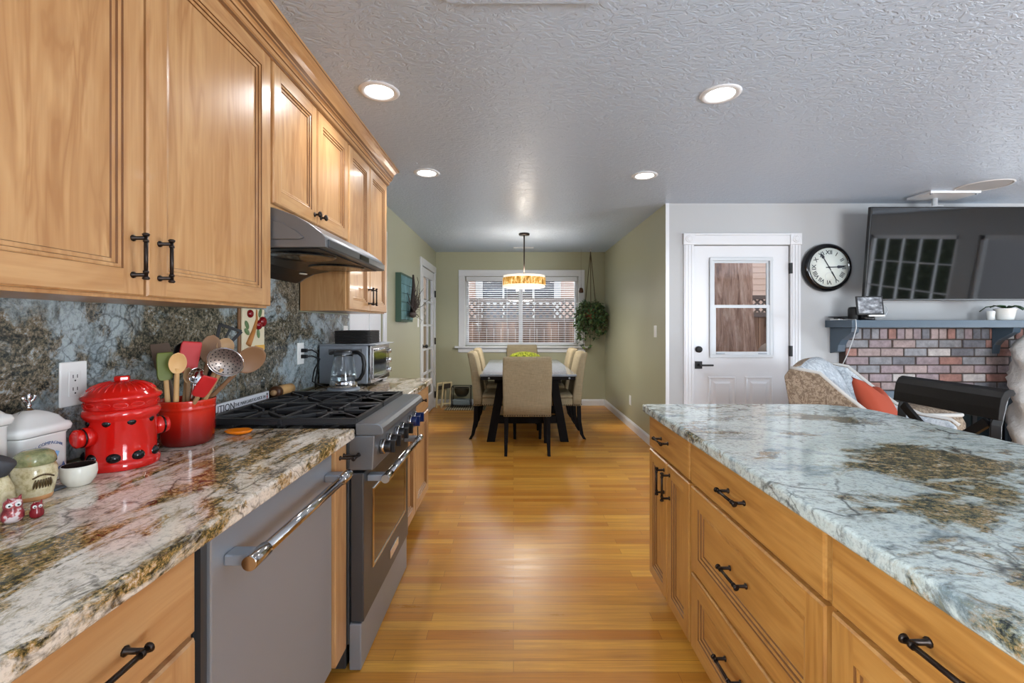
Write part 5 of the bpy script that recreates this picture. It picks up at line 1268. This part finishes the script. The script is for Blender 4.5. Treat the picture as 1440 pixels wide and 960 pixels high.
# ------------------------------------------------------------------ dining table
M['table_top'] = mat('grey blue tabletop with painted glare', rgb(120, 128, 138), .16, coat=.5); q = NB(M['table_top'])
q.col(q.ramp(q.noise(q.coord((2, 40, 2), (0, 0, R(90))), 1, 4), [(.3, rgb(108, 117, 128)), (.7, rgb(146, 155, 166))]))  # pale ramp puts the window's glare into the colour
M['table_wood'] = mat('black brown stained wood', rgb(20, 17, 17), .7, spec=.12)
tx0, tx1, ty0, ty1, tz = -.348, .658, 4.74, 6.78, .75
dt = thing('dining_table', 'dark trestle dining table with grey blue top below the pendant', 'table', ((tx0+tx1)/2, (ty0+ty1)/2, 0))
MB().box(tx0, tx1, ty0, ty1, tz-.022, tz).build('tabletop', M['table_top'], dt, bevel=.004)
MB().box(tx0+.01, tx1-.01, ty0+.01, ty1-.01, tz-.058, tz-.0222).build('apron', M['table_wood'], dt, bevel=.003)
xc = (tx0+tx1)/2
for yy in (ty0+.22, ty1-.22):
    MB().box(xc-.36, xc+.36, yy-.045, yy+.045, tz-.11, tz-.0585).build('cross_beam', M['table_wood'], dt, bevel=.004)
    for s in (-1, 1):
        b = MB(); b.loft([[(xc+s*(.40+a), yy+c_, 0.0) for a, c_ in ((-.045, -.04), (.045, -.04), (.045, .04), (-.045, .04))], [(xc+s*(.285+a), yy+c_, tz-.11) for a, c_ in ((-.045, -.04), (.045, -.04), (.045, .04), (-.045, .04))]], 0, True, False)
        b.build('leg', M['table_wood'], dt, bevel=.004)
    MB().box(xc-.36, xc+.36, yy-.03, yy+.03, .20, .28).build('stretcher', M['table_wood'], dt, bevel=.003)
MB().box(xc-.05, xc+.05, ty0+.25, ty1-.25, .205, .275).build('long_stretcher', M['table_wood'], dt, bevel=.003)
for x in (xc-.41, xc+.43): MB().lathe([(.0, -.005), (.009, -.004), (.011, .0)], (x, ty0+.0105, tz-.04), 14, 0, 'y').build('bolt', M['steel'], dt)

# ------------------------------------------------------------------ six upholstered chairs
M['linen'] = mat('taupe linen', rgb(150, 133, 108), .9, spec=.2); q = NB(M['linen'])
wv1 = q.noise(q.coord((220, 220, 12)), 1, 2); wv2 = q.noise(q.coord((12, 12, 260)), 1, 2); wv3 = q.noise(q.coord(), 5, 3)
c = q.mix(.5, q.ramp(wv1, [(.3, rgb(132, 119, 94)), (.7, rgb(166, 152, 124))]), q.ramp(wv2, [(.3, rgb(132, 119, 94)), (.7, rgb(168, 154, 126))])); c = q.mix(q.ramp(wv3, [(.4, W4(0)), (.7, W4(.25))]), c, rgb(122, 109, 86)); q.col(c); q.bump(wv2, .1, .001)
M['nail'] = mat('brass nailheads', rgb(88, 74, 56), .35, .8)
ch = thing('dining_chair', 'taupe upholstered dining chair seen from behind at the near table end', 'chair', (0, 0, 0), 'taupe dining chairs')
# local: front towards +Y
rings = []
for z, yb, yf, hw in ((.372, -.225, -.13, .232), (.48, -.232, -.13, .236), (.62, -.242, -.15, .238), (.78, -.262, -.178, .240), (.90, -.285, -.206, .238), (.945, -.295, -.224, .234), (.958, -.292, -.244, .225)):
    r_ = .02; pts = []
    for sx_, yy, a0 in ((1, yf, 0), (-1, yf, 90), (-1, yb, 180), (1, yb, 270)):
        for k in range(4):
            a = R(a0+30*k); cxx = sx_*(hw-r_); cyy = yy-r_ if yy == yf else yy+r_
            bul = -.006*(1-(cxx/hw)**2) if yy == yb else 0
            pts.append((cxx+r_*math.cos(a), cyy+r_*math.sin(a)+bul, z))
    rings.append(pts)
MB().loft(rings).build('backrest', M['linen'], ch, local=True)
MB().box(-.238, .238, -.13, .26, .372, .455).build('seat_rail', M['linen'], ch, bevel=.015, seg=3, local=True)
b = MB(); rings = []
for z, ins in ((.456, .004), (.475, -.002), (.492, .008), (.503, .04), (.507, .1)):
    rings.append([(-.238+ins, -.128+ins*.2, z), (.238-ins, -.128+ins*.2, z), (.238-ins, .262-ins, z), (-.238+ins, .262-ins, z)])
b.loft(rings, 0, True, True); b.build('seat', M['linen'], ch, bevel=.012, seg=3, local=True)
b = MB()
def nails(p0, p1, n_, nrm):
    for k in range(n_):
        p = Vector(p0).lerp(Vector(p1), k/(n_-1)); b.tube([p-Vector(nrm)*.001, p+Vector(nrm)*.002, p+Vector(nrm)*.0035], [.0075, .0065, .002], 8)
nails((-.215, -.2305, .384), (.215, -.2305, .384), 19, (0, -1, 0)); nails((.238, -.20, .384), (.238, .25, .384), 20, (1, 0, 0)); nails((-.238, -.20, .384), (-.238, .25, .384), 20, (-1, 0, 0)); nails((-.225, .260, .384), (.225, .260, .384), 19, (0, 1, 0))
b.build('nailhead_trim', M['nail'], ch, local=True)
for s in (-1, 1):
    MB().loft([[(s*.205+a*.9, -.20+c_, .374) for a, c_ in ((-.022, -.022), (.022, -.022), (.022, .022), (-.022, .022))], [(s*.207+a*.85, -.205+c_, .2) for a, c_ in ((-.022, -.022), (.022, -.022), (.022, .022), (-.022, .022))], [(s*.208+a*.7, -.235+c_*.8, .05) for a, c_ in ((-.022, -.022), (.022, -.022), (.022, .022), (-.022, .022))], [(s*.209+a*.66, -.265+c_*.7, 0) for a, c_ in ((-.022, -.022), (.022, -.022), (.022, .022), (-.022, .022))]], 0, True, False).build('leg', M['table_wood'], ch, bevel=.003, local=True)
    MB().loft([[(s*.205+a, .225+c_, .374) for a, c_ in ((-.022, -.022), (.022, -.022), (.022, .022), (-.022, .022))], [(s*.208+a*.65, .230+c_*.65, 0) for a, c_ in ((-.022, -.022), (.022, -.022), (.022, .022), (-.022, .022))]], 0, True, False).build('leg', M['table_wood'], ch, bevel=.003, local=True)
ch.location = (.135, 4.655, 0)
gp = 'taupe dining chairs'
dup(ch, (.135, 6.88, 0), PI, 'taupe dining chair at the far table end below the window', gp)
dup(ch, (-.215, 5.26, 0), -PI/2, 'taupe dining chair on the left table side, nearer one', gp)
dup(ch, (-.215, 6.03, 0), -PI/2, 'taupe dining chair on the left table side, farther one', gp)
dup(ch, (.525, 5.26, 0), PI/2, 'taupe dining chair on the right table side, nearer one', gp)
dup(ch, (.525, 6.03, 0), PI/2, 'taupe dining chair on the right table side, farther one', gp)

# ------------------------------------------------------------------ moss bowl
mc = (.15, 6.05, tz)
t = thing('moss_bowl', 'long bowl heaped with bright green moss on the dining table', 'centrepiece', mc)
rings = []
for r_, h in ((.0, .001), (.6, .001), (.8, .02), (1.0, .075), (.97, .08), (.75, .03), (.0, .02)):
    rings.append([(mc[0]+.21*max(r_, .01)*math.cos(2*PI*j/40), mc[1]+.11*max(r_, .01)*math.sin(2*PI*j/40), tz+h) for j in range(40)])
MB().loft(rings).build('bowl', M['table_wood'], t)
M['moss'] = mat('yellow green moss', rgb(146, 156, 26), .9); q = NB(M['moss']); q.col(q.ramp(q.noise(q.coord(), 30, 4, .7), [(.35, rgb(62, 74, 10)), (.55, rgb(112, 118, 18)), (.7, rgb(150, 152, 40))]))
random.seed(21); b = MB()
for k in range(420):
    a = random.uniform(0, 2*PI); r_ = math.sqrt(random.random()); x = .21*r_*math.cos(a); y = .11*r_*math.sin(a); z = .07+.085*math.sqrt(max(0, 1-r_*r_)); s_ = random.uniform(.007, .015)
    b.ball((mc[0]+x, mc[1]+y, tz+z-.01), s_, s_, s_*1.5, 6, 4)
b.ball((mc[0], mc[1], tz+.085), .19, .10, .055, 20, 10)
tag(b.build('moss', M['moss'], t), kind='stuff')

# ------------------------------------------------------------------ drum pendant
pc = (.135, 5.72)
pd = thing('pendant_lamp', 'amber banded drum pendant lamp hanging over the dining table', 'pendant lamp', (*pc, CZ))
MB().lathe([(.0, -.0005), (.068, -.0005), (.07, -.006), (.066, -.022), (.0, -.024)], (*pc, CZ), 32, cap=False).build('canopy', M['bronze'], pd)
MB().cyl((*pc, CZ-.02), (*pc, 1.86), .0085, 14).build('rod', M['bronze'], pd)
M['shade_white'] = mat('lit white fabric', rgb(240, 236, 226), .7, emit=(1, .9, .76, 1), es=.5)
M['shade_amber'] = mat('lit amber capiz', rgb(206, 160, 84), .4, emit=(1, .62, .2, 1), es=.35)
q = NB(M['shade_amber']); g = q.noise(q.coord((1, 1, .35)), 38, 3, .7); cc = q.ramp(g, [(.35, rgb(128, 84, 28)), (.5, rgb(206, 152, 64)), (.65, rgb(250, 226, 168))]); q.col(cc); q.l(cc, q.b.inputs['Emission Color']); q.b.inputs['Emission Strength'].default_value = .55
z0 = 1.738
MB().lathe([(.262, 0), (.262, .028), (.255, .028), (.255, 0)], (*pc, z0), 64).build('lower_band', M['shade_white'], pd)
MB().lathe([(.262, .118), (.262, .146), (.255, .146), (.255, .118)], (*pc, z0), 64).build('upper_band', M['shade_white'], pd)
am = MB().lathe([(.268, .0282), (.270, .030), (.270, .116), (.268, .1178), (.256, .1178), (.256, .0282)], (*pc, z0), 64).build('amber_band', M['shade_amber'], pd)
MB().lathe([(.0, .012), (.15, .008), (.254, .004)], (*pc, z0), 48).build('diffuser', M['shade_white'], pd)
for k in range(3):
    a = 2*PI*k/3; MB().cyl((*pc, z0+.13), (pc[0]+.256*math.cos(a), pc[1]+.256*math.sin(a), z0+.13), .005, 8).build('spoke', M['bronze'], pd)
l = bpy.data.lights.new('bulb', 'POINT'); l.energy = 8; l.color = (1, .92, .82); l.shadow_soft_size = .08
o = bpy.data.objects.new('bulb', l); COL.objects.link(o); o.parent = pd; o.location = (0, 0, 1.92-CZ)

l = bpy.data.lights.new('diffuser_glow', 'AREA'); l.shape = 'DISK'; l.size = .46; l.energy = 18; l.color = (1, .94, .85)
o = bpy.data.objects.new('diffuser_glow', l); COL.objects.link(o); o.parent = pd; o.location = (0, 0, 1.732-CZ)

# ------------------------------------------------------------------ hanging plant
hx, hy = 1.17, 6.9
t = thing('hanging_plant', 'trailing green plant in a terracotta pot on macrame cords', 'plant', (hx, hy, CZ))
MB().lathe([(.0, -.0005), (.016, -.0005), (.017, -.01), (.006, -.016), (.005, -.04), (.0, -.04)], (hx, hy, CZ), 14).build('hook', M['trim'], t)
M['jute'] = mat('dark jute cord', rgb(84, 74, 56), .9); M['terracotta'] = mat('terracotta', rgb(156, 82, 54), .8)
for k in range(3):
    a = 2*PI*k/3+.4; MB().tube([(hx, hy, CZ-.035), (hx+.03*math.cos(a), hy+.03*math.sin(a), CZ-.3), (hx+.10*math.cos(a), hy+.10*math.sin(a), 1.5), (hx+.05*math.cos(a), hy+.05*math.sin(a), 1.345)], .0055, 6).build('cord', M['jute'], t)
MB().lathe([(.0, .0), (.07, .0), (.09, .12), (.1, .12), (.1, .15), (.092, .15), (.085, .12), (.0, .11)], (hx, hy, 1.36), 28).build('pot', M['terracotta'], t)
M['ivy'] = mat('mid green leaf', rgb(70, 100, 58), .45); q = NB(M['ivy']); q.col(q.ramp(q.noise(q.coord(), 22, 2), [(.35, rgb(40, 70, 48)), (.55, rgb(78, 108, 62)), (.68, rgb(128, 146, 84))]))
random.seed(9); b = MB(); vine = MB()
def leaf(p, s_):
    d = Vector((random.uniform(-1, 1), random.uniform(-1, 1), random.uniform(-1, .2))).normalized(); u = d.cross(Vector((random.uniform(-.4, .4), random.uniform(-.4, .4), 1))).normalized(); n_ = u.cross(d)
    pts = [p, p+d*s_*.35+u*s_*.42+n_*s_*.06, p+d*s_*.75+u*s_*.3, p+d*s_*1.15-n_*s_*.15, p+d*s_*.75-u*s_*.3, p+d*s_*.35-u*s_*.42+n_*s_*.06]
    b.add(pts, [(0, 1, 2, 3), (0, 3, 4, 5)], 0, True)
for k in range(46):
    a = random.uniform(0, 2*PI); L = random.uniform(.12, .5)*(1.15 if math.cos(a) < 0 else .9); p = Vector((hx+.06*math.cos(a), hy+.06*math.sin(a), 1.5)); pts = [p.copy()]
    spread = random.uniform(.08, .2); rise = random.uniform(.0, .16); n_ = 7
    for i in range(1, n_+1):
        f = i/n_; pp = p+Vector((math.cos(a)*spread*min(1, f*1.8), math.sin(a)*spread*.7*min(1, f*1.8), rise*math.sin(PI*min(1, f*1.6))-L*f*f)); pp.y = min(pp.y, YB-.08); pts.append(pp)
        for _ in range(3): leaf(pp+Vector((random.uniform(-.02, .02), random.uniform(-.02, .02), random.uniform(-.03, .03))), random.uniform(.04, .065))
    vine.tube(pts, .0025, 5)
vine.build('vines', M['jute'], t); tag(b.build('foliage', M['ivy'], t, solid=.0012), kind='stuff')
# small glass bell hanging between the plant and the window
tag(MB().lathe([(.0, .1), (.002, .1), (.003, .04), (.025, .03), (.034, .0), (.036, -.035), (.02, -.04), (.0, -.04)], (1.02, 6.86, 1.79), 20).tube([(1.02, 6.86, 1.88), (1.02, 6.86, CZ-.001)], .0012, 6).build('hanging_ornament', M['dark_wood'], origin=(1.02, 6.86, CZ)), 'small dark ornament on a thread left of the hanging plant', 'ornament')

# ------------------------------------------------------------------ teal shutter with iron branches on the left wall
M['teal'] = mat('distressed teal paint', rgb(88, 128, 132), .7); q = NB(M['teal']); q.col(q.ramp(q.noise(q.coord((1, 6, 1)), 6, 5, .7), [(.35, rgb(58, 92, 90)), (.55, rgb(96, 138, 142)), (.7, rgb(140, 174, 184))]))
t = thing('shutter_art', 'teal wooden shutter with dark twisted branches on the left wall', 'wall art', (XL, 4.97, 1.55))
y0, y1, z0, z1 = 4.70, 5.24, 1.30, 1.81; x0 = XL+.001
MB().box(x0, x0+.06, y0, y0+.02, z0, z1).box(x0, x0+.06, y1-.02, y1, z0, z1).box(x0, x0+.06, y0+.02, y1-.02, z0, z0+.02).box(x0, x0+.06, y0+.02, y1-.02, z1-.02, z1).build('box_frame', mat('dark green edge paint', rgb(62, 86, 72), .7), t, bevel=.002)
b = MB()
for k in range(5): z = z0+.022+(z1-z0-.044)*k/5; b.box(x0+.05, x0+.064, y0+.005, y1-.005, z+.002, z+(z1-z0-.044)/5-.0015)
b.build('boards', M['teal'], t, bevel=.003)
M['rust'] = mat('dark rusted iron', rgb(66, 54, 50), .7, .3)
random.seed(4); b = MB(); base = Vector((x0+.11, 5.02, z0+.10))
b.ball(base+Vector((0, 0, -.02)), .03, .13, .035, 14, 8)
for k in range(22):
    a = random.uniform(-1.5, 1.5); L = random.uniform(.25, .5); p = base+Vector((0, random.uniform(-.05, .05), 0)); pts = [p]; r0 = random.uniform(.004, .008)
    for i in range(1, 8):
        a += random.uniform(-.35, .35); p = p+Vector((random.uniform(-.25, .45)+.1*math.sin(i*1.3+k), math.sin(a), math.cos(a)*.85))*(L/7); p.x = max(p.x, x0+.075); pts.append(p.copy())
    b.tube(pts, [r0*(1-.1*i) for i in range(8)], 7)
b.tube([base, base+Vector((0, .0, .15)), base+Vector((.005, .02, .30)), base+Vector((0, .015, .42))], [.03, .024, .018, .010], 12)
b.build('branches', M['rust'], t)
tag(MB().box(XL, XL+.006, 5.78, 5.86, 1.24, 1.36).box(XL+.006, XL+.011, 5.805, 5.835, 1.27, 1.33).build('wall_switch', M['white_plastic'], origin=(XL, 5.82, 1.3), bevel=.002), 'white wall switch beside the pantry door on the left wall', 'switch')

# ------------------------------------------------------------------ things in the far left corner
t = thing('picture_frame', 'pale folding frames leaning in the corner by the pantry door', 'frame', (-1.08, 6.95, 0))
M['pale_wood'] = mat('pale raw wood', rgb(206, 190, 150), .6); M['photo'] = mat('dark picture', rgb(58, 52, 46), .6)
for k, (xa, ya, tl) in enumerate(((-1.16, 6.86, .08), (-1.09, 6.88, .14))):
    b = MB(); wd, hh = .17, .38; d = Vector((.62, .78, 0)).normalized(); u = Vector((tl*.4, tl*.9, 1)).normalized(); o = Vector((xa, ya, .0125))
    for a_, c_ in ((o, o+u*hh), (o+d*wd, o+d*wd+u*hh)): b.bar(a_, c_, .02, .02, up=d)
    b.bar(o+u*(hh-.01), o+d*wd+u*(hh-.01), .02, .02); b.bar(o+u*.05, o+d*wd+u*.05, .02, .02)
    fr = b.build('frame', M['pale_wood'], t, bevel=.002)
    MB().bar(o+d*.015+u*(.33 if k else .30), o+d*(wd-.015)+u*(.33 if k else .30), .006, .09 if k else .06).build('picture', M['photo'], fr)
t = thing('metal_stand', 'small dark metal stand with blue grey tray by the back wall', 'stand', (-.79, 6.98, 0))
b = MB(); xa, xb, ya, yb, zt = -.93, -.65, 6.88, 7.06, .33
for x in (xa, xb):
    for y in (ya, yb): b.bar((x, y, .013), (x, y, zt), .012, .012)
for z in (.05, zt): 
    for p0, p1 in (((xa, ya), (xb, ya)), ((xa, yb), (xb, yb)), ((xa, ya), (xa, yb)), ((xb, ya), (xb, yb))): b.bar((*p0, z), (*p1, z), .012, .012)
b.build('wire_frame', M['black_matte'], t)
rings = []
for r_, h in ((.02, .17), (.6, .175), (.9, .23), (1.0, .30), (.97, .305), (.85, .235), (.5, .185), (.02, .18)): rings.append([(-.79+.12*r_*math.cos(2*PI*j/28), 6.97+.075*r_*math.sin(2*PI*j/28), h) for j in range(28)])
MB().loft(rings).build('bowl', mat('dark bronze bowl', rgb(66, 64, 52), .35, .6), t)
MB().box(xa+.01, xb-.01, ya+.01, yb-.01, .056, .13).build('folded_cloth', mat('blue grey cloth', rgb(112, 124, 130), .8), t, bevel=.01)
M['rug'] = mat('grey beige rug', rgb(140, 128, 104), .95); q = NB(M['rug'])
rn = q.n('ShaderNodeTexWave', bands_direction='X'); rn.inputs['Scale'].default_value = 9; q.l(q.coord(), rn.inputs['Vector']); q.col(q.ramp(rn.outputs['Fac'], [(.4, rgb(92, 84, 70)), (.6, rgb(172, 160, 134))]))
tag(MB().box(-1.03, -.42, 6.74, 7.12, .0005, .012).build('rug', M['rug'], origin=(-.72, 6.93, 0), bevel=.003), 'small striped grey beige rug under the metal stand', 'rug')
